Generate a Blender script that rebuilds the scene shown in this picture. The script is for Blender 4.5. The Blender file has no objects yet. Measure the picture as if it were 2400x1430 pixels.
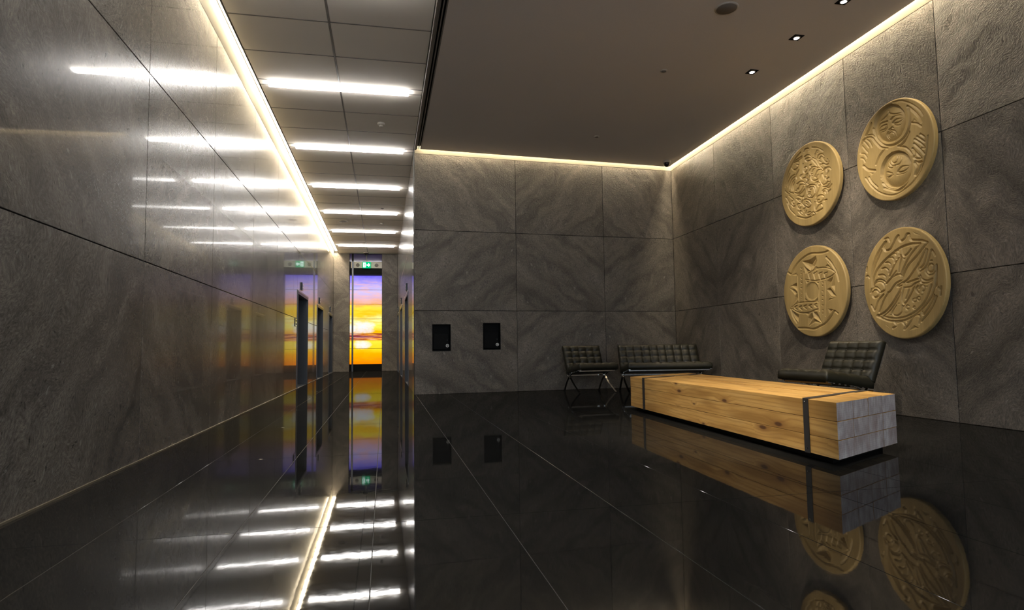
import bpy, math, random
import numpy as np
from mathutils import Matrix, Vector

random.seed(7)
rng = np.random.default_rng(7)
S = bpy.context.scene
COL = S.collection
PI = math.pi

# ------------------------------------------------------------------ camera
F_PX, YAW, PITCH, ROLL, CAM_H = 1443.9, 0.20534, 0.06988, -0.01348, 0.805
cam_d = bpy.data.cameras.new('camera')
cam_d.sensor_fit = 'HORIZONTAL'
cam_d.sensor_width = 36.0
cam_d.lens = 36.0 * F_PX / 2400.0
cam_d.clip_start, cam_d.clip_end = 0.05, 200
cam = bpy.data.objects.new('camera', cam_d)
COL.objects.link(cam)
_f = Vector((math.sin(YAW) * math.cos(PITCH), math.cos(YAW) * math.cos(PITCH), math.sin(PITCH)))
_r0 = Vector((math.cos(YAW), -math.sin(YAW), 0)); _u0 = _r0.cross(_f)
_r = _r0 * math.cos(ROLL) + _u0 * math.sin(ROLL)
_u = -_r0 * math.sin(ROLL) + _u0 * math.cos(ROLL)
cam.matrix_world = Matrix(((_r.x, _u.x, -_f.x, 0), (_r.y, _u.y, -_f.y, 0), (_r.z, _u.z, -_f.z, CAM_H), (0, 0, 0, 1)))
S.camera = cam

# ------------------------------------------------------------------ world and exposure
W = bpy.data.worlds.new('dusk'); S.world = W; W.use_nodes = True
W.node_tree.nodes['Background'].inputs[0].default_value = (0.74, 0.86, 1.0, 1)   # dusk daylight through the open street front
W.node_tree.nodes['Background'].inputs[1].default_value = 1.1
S.view_settings.view_transform = 'Standard'
S.view_settings.look = 'None'
S.view_settings.exposure = 0.82
S.view_settings.gamma = 1.0
S.view_settings.use_curve_mapping = False
S.cycles.max_bounces = 6; S.cycles.diffuse_bounces = 4; S.cycles.glossy_bounces = 4; S.cycles.transmission_bounces = 2
S.cycles.use_light_tree = False; S.cycles.use_adaptive_sampling = True; S.cycles.adaptive_threshold = 0.025

COVE_STRENGTH = 48.0
TUBE_STRENGTH = 22.0
WALL_SPOT_W = 200
DISC_SPOT_W = 270
BENCH_SPOT_W = 265

# ------------------------------------------------------------------ helpers
def link(o, parent=None):
    COL.objects.link(o)
    if parent is not None: o.parent = parent
    return o

def tag(o, label=None, cat=None, group=None, kind=None):
    if label: o['label'] = label
    if cat: o['category'] = cat
    if group: o['group'] = group
    if kind: o['kind'] = kind
    return o

def empty(name, loc=(0, 0, 0), rz=0.0):
    o = bpy.data.objects.new(name, None); link(o)
    o.location = loc; o.rotation_euler = (0, 0, rz)
    o.empty_display_size = 0.1
    return o

class MB:
    """collects shapes for one mesh object"""
    def __init__(self): self.v = []; self.f = []; self.uv = []; self.m = []; self.sm = []
    def add(self, verts, faces, uvs=None, mat=0, smooth=False):
        b = len(self.v); self.v += [tuple(p) for p in verts]
        for i, f in enumerate(faces):
            self.f.append(tuple(b + k for k in f)); self.m.append(mat); self.sm.append(smooth)
            self.uv.append(uvs[i] if uvs else None)
        return self
    def box(self, x0, x1, y0, y1, z0, z1, mat=0):
        v = [(x, y, z) for z in (z0, z1) for y in (y0, y1) for x in (x0, x1)]
        return self.add(v, [(0, 2, 3, 1), (4, 5, 7, 6), (0, 1, 5, 4), (2, 6, 7, 3), (0, 4, 6, 2), (1, 3, 7, 5)], mat=mat)
    def bevbox(self, x0, x1, y0, y1, z0, z1, b, mat=0):
        """box with all twelve edges chamfered"""
        x0, x1 = min(x0, x1), max(x0, x1); y0, y1 = min(y0, y1), max(y0, y1); z0, z1 = min(z0, z1), max(z0, z1)
        b = min(b, (x1 - x0) * .45, (y1 - y0) * .45, (z1 - z0) * .45)
        v = []; ix = {}
        X = (x0, x1); Y = (y0, y1); Z = (z0, z1); s = (1, -1)
        for i in (0, 1):
            for j in (0, 1):
                for k in (0, 1):
                    ix[i, j, k, 'x'] = len(v); v.append((X[i], Y[j] + s[j] * b, Z[k] + s[k] * b))
                    ix[i, j, k, 'y'] = len(v); v.append((X[i] + s[i] * b, Y[j], Z[k] + s[k] * b))
                    ix[i, j, k, 'z'] = len(v); v.append((X[i] + s[i] * b, Y[j] + s[j] * b, Z[k]))
        F = []
        def face(l, flip): F.append(tuple(l) if not flip else tuple(reversed(l)))
        for i in (0, 1): face([ix[i, 0, 0, 'x'], ix[i, 1, 0, 'x'], ix[i, 1, 1, 'x'], ix[i, 0, 1, 'x']], i == 0)
        for j in (0, 1): face([ix[0, j, 0, 'y'], ix[1, j, 0, 'y'], ix[1, j, 1, 'y'], ix[0, j, 1, 'y']], j == 1)
        for k in (0, 1): face([ix[0, 0, k, 'z'], ix[1, 0, k, 'z'], ix[1, 1, k, 'z'], ix[0, 1, k, 'z']], k == 0)
        for i in (0, 1):
            for j in (0, 1): face([ix[i, j, 0, 'x'], ix[i, j, 0, 'y'], ix[i, j, 1, 'y'], ix[i, j, 1, 'x']], (i + j) % 2 == 1)
        for i in (0, 1):
            for k in (0, 1): face([ix[i, 0, k, 'z'], ix[i, 0, k, 'x'], ix[i, 1, k, 'x'], ix[i, 1, k, 'z']], (i + k) % 2 == 1)
        for j in (0, 1):
            for k in (0, 1): face([ix[0, j, k, 'y'], ix[0, j, k, 'z'], ix[1, j, k, 'z'], ix[1, j, k, 'y']], (j + k) % 2 == 1)
        for i in (0, 1):
            for j in (0, 1):
                for k in (0, 1): face([ix[i, j, k, 'x'], ix[i, j, k, 'y'], ix[i, j, k, 'z']], (i + j + k) % 2 == 0)
        return self.add(v, F, mat=mat)
    def lathe(self, prof, n=24, c=(0, 0, 0), mat=0, smooth=True, axis='z'):
        v = []; f = []
        for (r, z) in prof:
            for i in range(n):
                a = 2 * PI * i / n; p = (r * math.cos(a), r * math.sin(a), z)
                if axis == 'y': p = (p[0], p[2], p[1])
                if axis == 'x': p = (p[2], p[0], p[1])
                v.append((p[0] + c[0], p[1] + c[1], p[2] + c[2]))
        for j in range(len(prof) - 1):
            for i in range(n):
                q = (j * n + i, j * n + (i + 1) % n, (j + 1) * n + (i + 1) % n, (j + 1) * n + i)
                f.append(q)
        f.append(tuple(range(n))); f.append(tuple((len(prof) - 1) * n + i for i in range(n)))
        return self.add(v, f, mat=mat, smooth=smooth)
    def sweep(self, pts, w, t, side, mat=0):
        """flat bar along pts (world points), width w along side vector, thickness t"""
        v = []; f = []; side = Vector(side).normalized(); n = len(pts); pts = [Vector(p) for p in pts]
        for i, p in enumerate(pts):
            tan = (pts[min(i + 1, n - 1)] - pts[max(i - 1, 0)]).normalized(); nn = tan.cross(side).normalized()
            for a, b in ((-1, -1), (1, -1), (1, 1), (-1, 1)): v.append(tuple(p + side * (a * w / 2) + nn * (b * t / 2)))
        for i in range(n - 1):
            for k in range(4): f.append((i * 4 + k, i * 4 + (k + 1) % 4, i * 4 + 4 + (k + 1) % 4, i * 4 + 4 + k))
        f.append((0, 1, 2, 3)); f.append(tuple((n - 1) * 4 + k for k in (3, 2, 1, 0)))
        return self.add(v, f, mat=mat)
    def mesh(self, name, mats):
        me = bpy.data.meshes.new(name); me.from_pydata(self.v, [], self.f)
        for m in (mats if isinstance(mats, (list, tuple)) else [mats]): me.materials.append(m)
        for p, mi, s in zip(me.polygons, self.m, self.sm): p.material_index = mi; p.use_smooth = s
        if any(u is not None for u in self.uv):
            lay = me.uv_layers.new(name='UVMap')
            for p, u in zip(me.polygons, self.uv):
                if u is None: continue
                for li, q in zip(p.loop_indices, u): lay.data[li].uv = q
        me.update()
        return me
    def build(self, name, mats, parent=None, recalc=False):
        me = self.mesh(name, mats)
        if recalc:
            import bmesh
            bm = bmesh.new(); bm.from_mesh(me); bmesh.ops.recalc_face_normals(bm, faces=bm.faces); bm.to_mesh(me); bm.free()
        return link(bpy.data.objects.new(name, me), parent)

def copy_tree(o, parent=None):
    c = o.copy(); COL.objects.link(c); c.parent = parent
    for ch in list(o.children): copy_tree(ch, c)
    return c

# ------------------------------------------------------------------ materials
class N:
    """small node-graph helper"""
    def __init__(self, name):
        self.mat = bpy.data.materials.new(name); self.mat.use_nodes = True
        self.t = self.mat.node_tree; self.t.nodes.clear()
        self.out = self.t.nodes.new('ShaderNodeOutputMaterial')
    def n(self, typ, **kw):
        nd = self.t.nodes.new('ShaderNode' + typ)
        for k, v in kw.items():
            if k.startswith('i_'):
                key = k[2:]; key = int(key) if key.isdigit() else key.replace('_', ' ')
                self.put(nd.inputs[key], v)
            else: setattr(nd, k, v)
        return nd
    def put(self, sock, v):
        if isinstance(v, bpy.types.NodeSocket): self.t.links.new(v, sock)
        elif isinstance(v, bpy.types.Node): self.t.links.new(v.outputs[0], sock)
        else:
            if sock.type == 'RGBA' and len(v) == 3: v = (*v, 1)
            sock.default_value = v
    def ramp(self, fac, stops, interp='LINEAR'):
        r = self.n('ValToRGB'); r.color_ramp.interpolation = interp; el = r.color_ramp.elements
        while len(el) < len(stops): el.new(0.5)
        for e, (p, c) in zip(el, stops):
            e.position = p; e.color = (*c, 1) if len(c) == 3 else c
        self.put(r.inputs[0], fac); return r.outputs[0]
    def mix(self, fac, a, b, mode='MIX'):
        m = self.n('Mix', data_type='RGBA', blend_type=mode)
        self.put(m.inputs[0], fac); self.put(m.inputs[6], a); self.put(m.inputs[7], b); return m.outputs[2]
    def math(self, op, a, b=0.0, c=0.0):
        m = self.n('Math', operation=op); self.put(m.inputs[0], a); self.put(m.inputs[1], b)
        if op in ('MULTIPLY_ADD', 'SMOOTH_MIN', 'SMOOTH_MAX', 'COMPARE'): self.put(m.inputs[2], c)
        return m.outputs[0]
    def mapped(self, vec, scale=(1, 1, 1), rot=(0, 0, 0), loc=(0, 0, 0)):
        return self.n('Mapping', i_0=vec, i_1=loc, i_2=rot, i_3=scale).outputs[0]
    dims = '3D'
    def noise(self, vec, scale, detail=2, rough=0.5, dist=0.0):
        return self.n('TexNoise', noise_dimensions=self.dims, i_Vector=vec, i_Scale=scale, i_Detail=detail, i_Roughness=rough, i_Distortion=dist).outputs[0]
    def bump(self, h, strength=0.3, dist=0.01):
        return self.n('Bump', i_Strength=strength, i_Distance=dist, i_Height=h).outputs[0]
    def principled(self, **kw):
        p = self.n('BsdfPrincipled')
        for k, v in kw.items(): self.put(p.inputs[k.replace('_', ' ')], v)
        self.t.links.new(p.outputs[0], self.out.inputs[0]); return p

def simple(name, col, rough=0.5, metal=0.0, grain=0.0, scale=40.0, spec=0.5, coat=0.0):
    g = N(name); tc = g.n('TexCoord').outputs['Object']
    nz = g.noise(tc, scale, 4)
    c = g.mix(nz, tuple(x * (1 - .12 - grain) for x in col), tuple(min(1, x * (1 + .12 + grain)) for x in col))
    p = g.principled(Base_Color=c, Metallic=metal, Specular_IOR_Level=spec)
    g.put(p.inputs['Roughness'], g.ramp(nz, [(0, (max(0, rough - .05),) * 3), (1, (min(1, rough + .05),) * 3)]))
    if coat: p.inputs['Coat Weight'].default_value = coat
    return g.mat

def emit(name, col, strength):
    g = N(name)
    e = g.n('Emission', i_Color=col, i_Strength=strength)
    g.t.links.new(e.outputs[0], g.out.inputs[0]); return g.mat

def stone(name, polished):
    g = N(name); g.dims = '2D'
    uv = g.n('TexCoord').outputs['UV']
    rot = g.mapped(uv, rot=(0, 0, math.radians(-42)))            # diagonal bedding, book-matched through the UVs
    warp = g.noise(rot, 1.3, 3, .6)
    wv = g.n('VectorMath', operation='MULTIPLY_ADD'); g.put(wv.inputs[0], warp); wv.inputs[1].default_value = (.12, .42, 0); g.put(wv.inputs[2], rot)
    wv = wv.outputs[0]
    band = g.noise(g.mapped(wv, scale=(.22, .8, 1)), 1.5, 3, .5)          # broad beds
    vein = g.noise(g.mapped(wv, scale=(.12, .62, 1), loc=(4, 2, 0)), 1.9, 2, .5)   # a few narrow dark seams
    mid = g.noise(g.mapped(wv, scale=(.45, 1.3, 1)), 6.5, 5, .70)
    fine = g.noise(g.mapped(wv, scale=(.5, 1.3, 1)), 64, 3, .65)
    grain = g.noise(rot, 210, 2, .6)
    k = 2.15
    c1 = g.ramp(band, [(.30, (.058 * k, .0512 * k, .0435 * k)), (.48, (.078 * k, .0688 * k, .0585 * k)), (.66, (.094 * k, .083 * k, .071 * k))])
    seam = g.ramp(g.math('MULTIPLY_ADD', g.math('SUBTRACT', mid, .5), .12, vein), [(.44, (1, 1, 1)), (.50, (.52, .52, .53)), (.52, (.56, .56, .57)), (.58, (1, 1, 1))])
    c1 = g.mix(.58, c1, seam, 'MULTIPLY')
    c2 = g.mix(.42, c1, g.ramp(mid, [(.32, (.42, .42, .42)), (.5, (.92, .92, .92)), (.68, (1.38, 1.36, 1.32))]), 'MULTIPLY')
    c3 = g.mix(.5, c2, g.ramp(fine, [(.32, (.38, .38, .38)), (.52, (1, 1, 1)), (.70, (1.75, 1.72, 1.66))]), 'MULTIPLY')
    c4 = g.mix(.6, c3, g.ramp(grain, [(.3, (.65, .65, .65)), (.7, (1.35, 1.35, 1.35))]), 'MULTIPLY')
    fl = g.noise(g.mapped(wv, scale=(.5, 1.5, 1)), 19, 2, .5)
    flm = g.ramp(fl, [(.72, (0, 0, 0)), (.79, (1, 1, 1))])
    pit = g.noise(g.mapped(wv, scale=(.7, 1.4, 1)), 30, 2, .5)
    pitm = g.ramp(pit, [(.24, (1, 1, 1)), (.30, (0, 0, 0))])
    c5 = g.mix(g.math('MULTIPLY', flm, .5), c4, (.36, .34, .30))
    c6 = g.mix(g.math('MULTIPLY', pitm, .6), c5, (.03, .027, .024))
    h = g.math('ADD', g.math('MULTIPLY', fine, .9), g.math('MULTIPLY', mid, .8))
    h = g.math('SUBTRACT', h, g.math('MULTIPLY', pitm, .3))
    h = g.math('MULTIPLY_ADD', grain, .15, h)
    if polished:
        p = g.principled(Base_Color=c6, Roughness=.25, Specular_IOR_Level=.30, Coat_Weight=.55, Coat_Roughness=.03, Coat_IOR=1.5,
                         Normal=g.bump(h, .055, .006))
    else:
        p = g.principled(Base_Color=c6, Roughness=.45, Specular_IOR_Level=.45, Normal=g.bump(h, .55, .014))
    return g.mat

def floor_stone():
    g = N('black_floor_stone'); tc = g.n('TexCoord').outputs['Object']; rnd = g.n('ObjectInfo').outputs['Random']
    off = g.n('VectorMath', operation='MULTIPLY_ADD'); g.put(off.inputs[0], rnd); off.inputs[1].default_value = (31, 17, 5); g.put(off.inputs[2], tc)
    v = off.outputs[0]
    n1 = g.noise(v, 2.2, 5, .6); n2 = g.noise(g.mapped(v, scale=(1, .5, 1)), 9, 5, .65); sp = g.noise(v, 30, 4, .6)
    c = g.ramp(n1, [(.3, (.0095, .0095, .0092)), (.7, (.0135, .0132, .0125))])
    c = g.mix(g.math('MULTIPLY', g.ramp(n2, [(.60, (0, 0, 0)), (.75, (1, 1, 1))]), .35), c, (.035, .032, .028))
    r = g.ramp(sp, [(.3, (.018,) * 3), (.75, (.045,) * 3)])
    nm = g.bump(n1, .03, .01)
    fr = g.n('Fresnel', i_IOR=1.31); g.put(fr.inputs['Normal'], nm)
    di = g.n('BsdfDiffuse', i_Color=c, i_Roughness=.2); gl = g.n('BsdfGlossy', i_Color=(1, 1, 1), i_Roughness=r); g.put(gl.inputs['Normal'], nm)
    mx = g.n('MixShader'); g.put(mx.inputs[0], g.math('MINIMUM', fr.outputs[0], .18))     # mirror share capped to keep the floor's reflections dim
    g.t.links.new(di.outputs[0], mx.inputs[1]); g.t.links.new(gl.outputs[0], mx.inputs[2]); g.t.links.new(mx.outputs[0], g.out.inputs[0])
    return g.mat

def timber(name, dark=1.0):
    """fir beams: UV u runs along the beam in metres, v across"""
    g = N(name); g.dims = '2D'; uv = g.n('TexCoord').outputs['UV']; rnd = g.n('ObjectInfo').outputs['Random']
    off = g.n('VectorMath', operation='MULTIPLY_ADD'); g.put(off.inputs[0], rnd); off.inputs[1].default_value = (37, 11, 0); g.put(off.inputs[2], uv)
    v = off.outputs[0]
    kn = g.n('TexVoronoi', feature='F1', voronoi_dimensions='2D', i_Scale=1.0); g.put(kn.inputs['Vector'], g.mapped(v, scale=(2.1, 6.5, 1)))
    kc = g.n('SeparateColor'); g.put(kc.inputs[0], kn.outputs['Color'])
    keep = g.math('GREATER_THAN', kc.outputs[0], .62)
    kd = g.math('ADD', g.math('DIVIDE', kn.outputs['Distance'], g.math('MULTIPLY_ADD', kc.outputs[1], .9, .45)), g.math('MULTIPLY', g.math('SUBTRACT', 1.0, keep), 3.0))
    knot = g.ramp(kd, [(.055, (1, 1, 1)), (.10, (0, 0, 0))])
    halo = g.ramp(kd, [(.05, (1, 1, 1)), (.38, (0, 0, 0))])
    sh = g.n('CombineXYZ'); g.put(sh.inputs[1], g.math('MULTIPLY', halo, .035))
    vv = g.n('VectorMath', operation='ADD'); g.put(vv.inputs[0], v); g.put(vv.inputs[1], sh.outputs[0])
    w = g.noise(g.mapped(vv.outputs[0], scale=(.9, 9, 1)), 1.6, 3)
    gr = g.n('TexWave', wave_type='BANDS', bands_direction='Y', i_Scale=9, i_Distortion=9, i_Detail=3, i_Detail_Scale=.6)
    g.put(gr.inputs['Vector'], g.mapped(vv.outputs[0], scale=(.13, 1, 1)))
    fib = g.noise(g.mapped(vv.outputs[0], scale=(3, 160, 1)), 1.5, 4, .6)
    c = g.ramp(w, [(.25, (.48, .27, .075)), (.5, (.62, .37, .115)), (.75, (.70, .45, .165))])
    c = g.mix(.45, c, g.ramp(gr.outputs[0], [(0, (.62, .50, .36)), (.35, (1, 1, 1)), (1, (1.06, 1.05, 1.0))]), 'MULTIPLY')
    c = g.mix(.45, c, g.ramp(fib, [(.3, (.72, .68, .6)), (.6, (1, 1, 1))]), 'MULTIPLY')
    st = g.noise(g.mapped(v, scale=(1.1, 6, 1), loc=(5, 0, 0)), .9, 2)
    c = g.mix(g.math('MULTIPLY', g.ramp(st, [(.50, (0, 0, 0)), (.66, (1, 1, 1))]), .6), c, (.30, .15, .035))
    c = g.mix(g.math('MULTIPLY', g.ramp(kd, [(.09, (1, 1, 1)), (.22, (0, 0, 0))]), .5), c, (.27, .12, .035))
    c = g.mix(g.math('MULTIPLY', knot, .85), c, (.085, .035, .018))
    g.principled(Base_Color=c, Roughness=.55, Specular_IOR_Level=.35, Normal=g.bump(fib, .12, .003))
    return g.mat

def endgrain():
    g = N('sealed_end_grain'); g.dims = '2D'; uv = g.n('TexCoord').outputs['UV']; rnd = g.n('ObjectInfo').outputs['Random']
    off = g.n('VectorMath', operation='MULTIPLY_ADD'); g.put(off.inputs[0], rnd); off.inputs[1].default_value = (7, 13, 0); g.put(off.inputs[2], uv)
    v = off.outputs[0]
    a = g.noise(g.mapped(v, scale=(1, .5, 1)), 14, 5, .6); b = g.noise(v, 5, 3); s = g.noise(g.mapped(v, scale=(1, .25, 1)), 45, 4, .6)
    rg = g.n('TexWave', wave_type='RINGS', i_Scale=22, i_Distortion=3.5, i_Detail=2); g.put(rg.inputs['Vector'], g.mapped(v, loc=(.3, .15, 0)))
    c = g.ramp(a, [(.3, (.25, .22, .222)), (.55, (.34, .315, .325)), (.75, (.45, .43, .44))])
    c = g.mix(g.math('MULTIPLY', g.ramp(b, [(.5, (0, 0, 0)), (.66, (1, 1, 1))]), .4), c, (.22, .155, .145))
    c = g.mix(.3, c, g.ramp(rg.outputs[0], [(0, (.75, .75, .75)), (.6, (1.05, 1.05, 1.05))]), 'MULTIPLY')
    c = g.mix(.5, c, g.ramp(s, [(.28, (.55, .55, .55)), (.5, (1, 1, 1))]), 'MULTIPLY')
    g.principled(Base_Color=c, Roughness=.75, Normal=g.bump(a, .2, .004)); return g.mat

def cedar():
    """carved cedar: vertical laminated boards"""
    g = N('carved_cedar'); tc = g.n('TexCoord').outputs['Object']; rnd = g.n('ObjectInfo').outputs['Random']
    off = g.n('VectorMath', operation='MULTIPLY_ADD'); g.put(off.inputs[0], rnd); off.inputs[1].default_value = (13, 0, 7); g.put(off.inputs[2], tc)
    v = off.outputs[0]
    sx = g.n('SeparateXYZ', i_0=v).outputs[0]
    cell = g.n('TexWhiteNoise', noise_dimensions='1D'); g.put(cell.inputs['W'], g.math('FLOOR', g.math('MULTIPLY', sx, 7.0)))
    fib = g.noise(g.mapped(v, scale=(60, 60, 2.2)), 1.6, 5, .6); big = g.noise(g.mapped(v, scale=(3, 3, .7)), 1.5, 3)
    c = g.ramp(big, [(.3, (.35, .25, .10)), (.7, (.48, .35, .15))])
    c = g.mix(.55, c, g.ramp(cell.outputs[0], [(0, (.74, .72, .68)), (1, (1.08, 1.06, 1.0))]), 'MULTIPLY')
    c = g.mix(.5, c, g.ramp(fib, [(.3, (.72, .7, .66)), (.65, (1.06, 1.06, 1.06))]), 'MULTIPLY')
    g.principled(Base_Color=c, Roughness=.5, Specular_IOR_Level=.4, Normal=g.bump(fib, .15, .003)); return g.mat

def leather():
    g = N('dark_olive_leather'); tc = g.n('TexCoord').outputs['Object']
    a = g.noise(tc, 9, 4); b = g.n('TexVoronoi', feature='F1', i_Scale=220.0); g.put(b.inputs['Vector'], tc)
    c = g.ramp(a, [(.3, (.012, .0115, .007)), (.7, (.022, .0205, .012))])
    g.principled(Base_Color=c, Roughness=.42, Specular_IOR_Level=.45, Normal=g.bump(b.outputs[0], .12, .002)); return g.mat

def paint(name, col, bump=.05):
    g = N(name); tc = g.n('TexCoord').outputs['Object']
    a = g.noise(tc, 260, 3); b = g.noise(tc, .7, 3)
    c = g.mix(b, tuple(x * .95 for x in col), tuple(x * 1.04 for x in col))
    c = g.mix(.25, c, g.ramp(a, [(.3, (.8, .8, .8)), (.7, (1.15, 1.15, 1.15))]), 'MULTIPLY')
    g.principled(Base_Color=c, Roughness=.85, Specular_IOR_Level=.2, Normal=g.bump(a, bump, .002)); return g.mat

def sunset():
    """printed sunset over the sea, lit from behind; UV v runs 0..1 over the whole picture"""
    g = N('sunset_print'); g.dims = '2D'; uv = g.n('TexCoord').outputs['UV']
    w1 = g.noise(g.mapped(uv, scale=(1.0, 7.0, 1)), 1.6, 4, .6, .3)
    w2 = g.noise(g.mapped(uv, scale=(1.2, 22, 1), loc=(3, 1, 0)), 1.8, 4, .6)
    sp = g.n('SeparateXYZ', i_0=uv); u, v = sp.outputs[0], sp.outputs[1]
    yy = g.math('ADD', v, g.math('MULTIPLY', g.math('SUBTRACT', w1, .5), .10))
    sky = g.ramp(yy, [(.0, (1.0, .24, .0)), (.10, (1.0, .42, .0)), (.17, (1.0, .66, .01)), (.24, (1.0, .80, .05)), (.30, (1.0, .45, .01)), (.37, (1.0, .50, .0)),
                      (.42, (1.0, .90, .10)), (.50, (1.0, .92, .35)), (.56, (1.0, .62, .02)), (.64, (1.0, .78, .06)), (.675, (.95, .42, .08)),
                      (.74, (.72, .46, .62)), (.82, (.60, .54, .95)), (.90, (.42, .36, .90)), (1.0, (.16, .13, .80))])
    cl = g.ramp(w2, [(.45, (0, 0, 0)), (.62, (1, 1, 1))])
    up = g.ramp(v, [(.60, (0, 0, 0)), (.70, (1, 1, 1)), (.88, (1, 1, 1)), (.97, (0, 0, 0))])
    sky = g.mix(g.math('MULTIPLY', g.math('MULTIPLY', cl, up), .55), sky, (.95, .50, .42))
    lo = g.ramp(v, [(.40, (0, 0, 0)), (.44, (1, 1, 1)), (.62, (1, 1, 1)), (.66, (0, 0, 0))])
    sky = g.mix(g.math('MULTIPLY', g.math('MULTIPLY', cl, lo), .5), sky, (1.0, .50, .0))
    # sun glare and its glint on the wet sand
    def blob(cu, cv, ru, rv):
        ww = g.noise(g.mapped(uv, scale=(2.0, 12.0, 1), loc=(cu, cv, 0)), 2.0, 4, .65)
        du = g.math('DIVIDE', g.math('SUBTRACT', u, cu), ru); dv = g.math('DIVIDE', g.math('SUBTRACT', v, cv), rv)
        d = g.math('ADD', g.math('MULTIPLY', du, du), g.math('MULTIPLY', dv, dv)); d = g.math('ADD', d, g.math('MULTIPLY', g.math('SUBTRACT', ww, .5), 1.6))
        return g.ramp(d, [(0.0, (.85, .85, .85)), (.35, (.6, .6, .6)), (1.0, (0, 0, 0))])
    sky = g.mix(blob(.38, .415, .42, .085), sky, (.80, .86, 1.0))
    sky = g.mix(blob(.40, .215, .30, .055), sky, (.85, .88, .95))
    sky = g.mix(g.math('MULTIPLY', blob(.05, .40, .14, .07), .8), sky, (.85, .90, 1.0))
    # surf band
    sea = g.ramp(v, [(.262, (0, 0, 0)), (.272, (1, 1, 1)), (.343, (1, 1, 1)), (.350, (0, 0, 0))])
    w3 = g.noise(g.mapped(uv, scale=(1.0, 55, 1), loc=(1, 2, 0)), 1.3, 4, .6)
    seac = g.ramp(w3, [(.34, (.12, .02, .10)), (.47, (.45, .08, .02)), (.58, (1.0, .42, .03)), (.7, (.55, .42, .75))])
    sky = g.mix(sea, sky, seac)
    sand = g.ramp(v, [(.0, (1, 1, 1)), (.10, (0, 0, 0))])
    sky = g.mix(g.math('MULTIPLY', g.math('MULTIPLY', sand, cl), .6), sky, (.75, .25, .01))
    e = g.n('Emission', i_Color=sky, i_Strength=.66)
    g.t.links.new(e.outputs[0], g.out.inputs[0]); return g.mat

M = dict(
    polished=stone('polished_grey_stone', True), rough=stone('leathered_grey_stone', False),
    joint=simple('dark_joint', (.012, .011, .010), .8),
    floor=floor_stone(), grout=simple('pale_grout', (.058, .056, .053), .7, grain=.1),
    timber=timber('fir_timber'), end=endgrain(), cedar=cedar(), leather=leather(),
    lobby_ceiling=paint('lobby_ceiling_paint', (.78, .72, .66)), tile=paint('mineral_ceiling_tile', (.86, .80, .71), .12),
    tbar=simple('ceiling_grid_metal', (.20, .185, .16), .5), white=paint('white_reveal', (.72, .68, .6)),
    black=simple('matt_black', (.005, .005, .005), .6, spec=.12), black_gloss=simple('gloss_black', (.008, .008, .008), .12),
    steel=simple('brushed_steel', (.42, .41, .40), .3, 1.0), dark_steel=simple('dark_brushed_steel', (.085, .088, .095), .36, .85),
    strap=simple('blued_steel_strap', (.085, .083, .085), .42, .6), chrome=simple('polished_chrome', (.80, .79, .76), .08, 1.0),
    brass=simple('bronze_edge', (.50, .44, .33), .35, .9), white_ring=simple('white_enamel', (.75, .75, .72), .35),
    green=emit('exit_green', (.0, .42, .16), .9), exit_white=emit('exit_white', (.8, 1.0, .95), 1.3),
    tube=emit('cool_white_tube', (1.0, .97, .94), TUBE_STRENGTH),
    cove=emit('warm_led_tape', (1.0, .83, .56), COVE_STRENGTH), reveal=paint('cream_reveal', (.30, .28, .23)),
    sunset=sunset(), lamp=emit('downlight_lamp', (.95, .92, 1.0), 14.0),
    transom=simple('indigo_reflection_glass', (.07, .055, .16), .12), speaker=simple('perforated_grille', (.17, .15, .13), .6),  # transom: sunset reflected in the glass, painted in as indigo base colour
    plastic=simple('ivory_plastic', (.48, .44, .38), .5), dome=simple('smoked_dome', (.01, .01, .012), .06),
    led=emit('indicator_led', (.9, .95, .7), 1.0))

# ------------------------------------------------------------------ room plan
ZC, ZL = 4.50, 4.44            # corridor / lobby ceiling
Z1, Z2 = 1.5, 2.971            # stone joints
YS, YE = -3.0, 24.1            # open street front, corridor end
def xl(y): return -1.7806 - .0048 * (y - 5)          # left wall
def xr(y): return 5.6107 + .0226 * (y - 5)           # right wall
def xb(y): return .5365 - .0026 * (y - 11)           # corridor's inner wall
def yb(x): return 11.135 + .06 * x                   # lobby back wall
YC = yb(xr(11.48))

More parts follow.
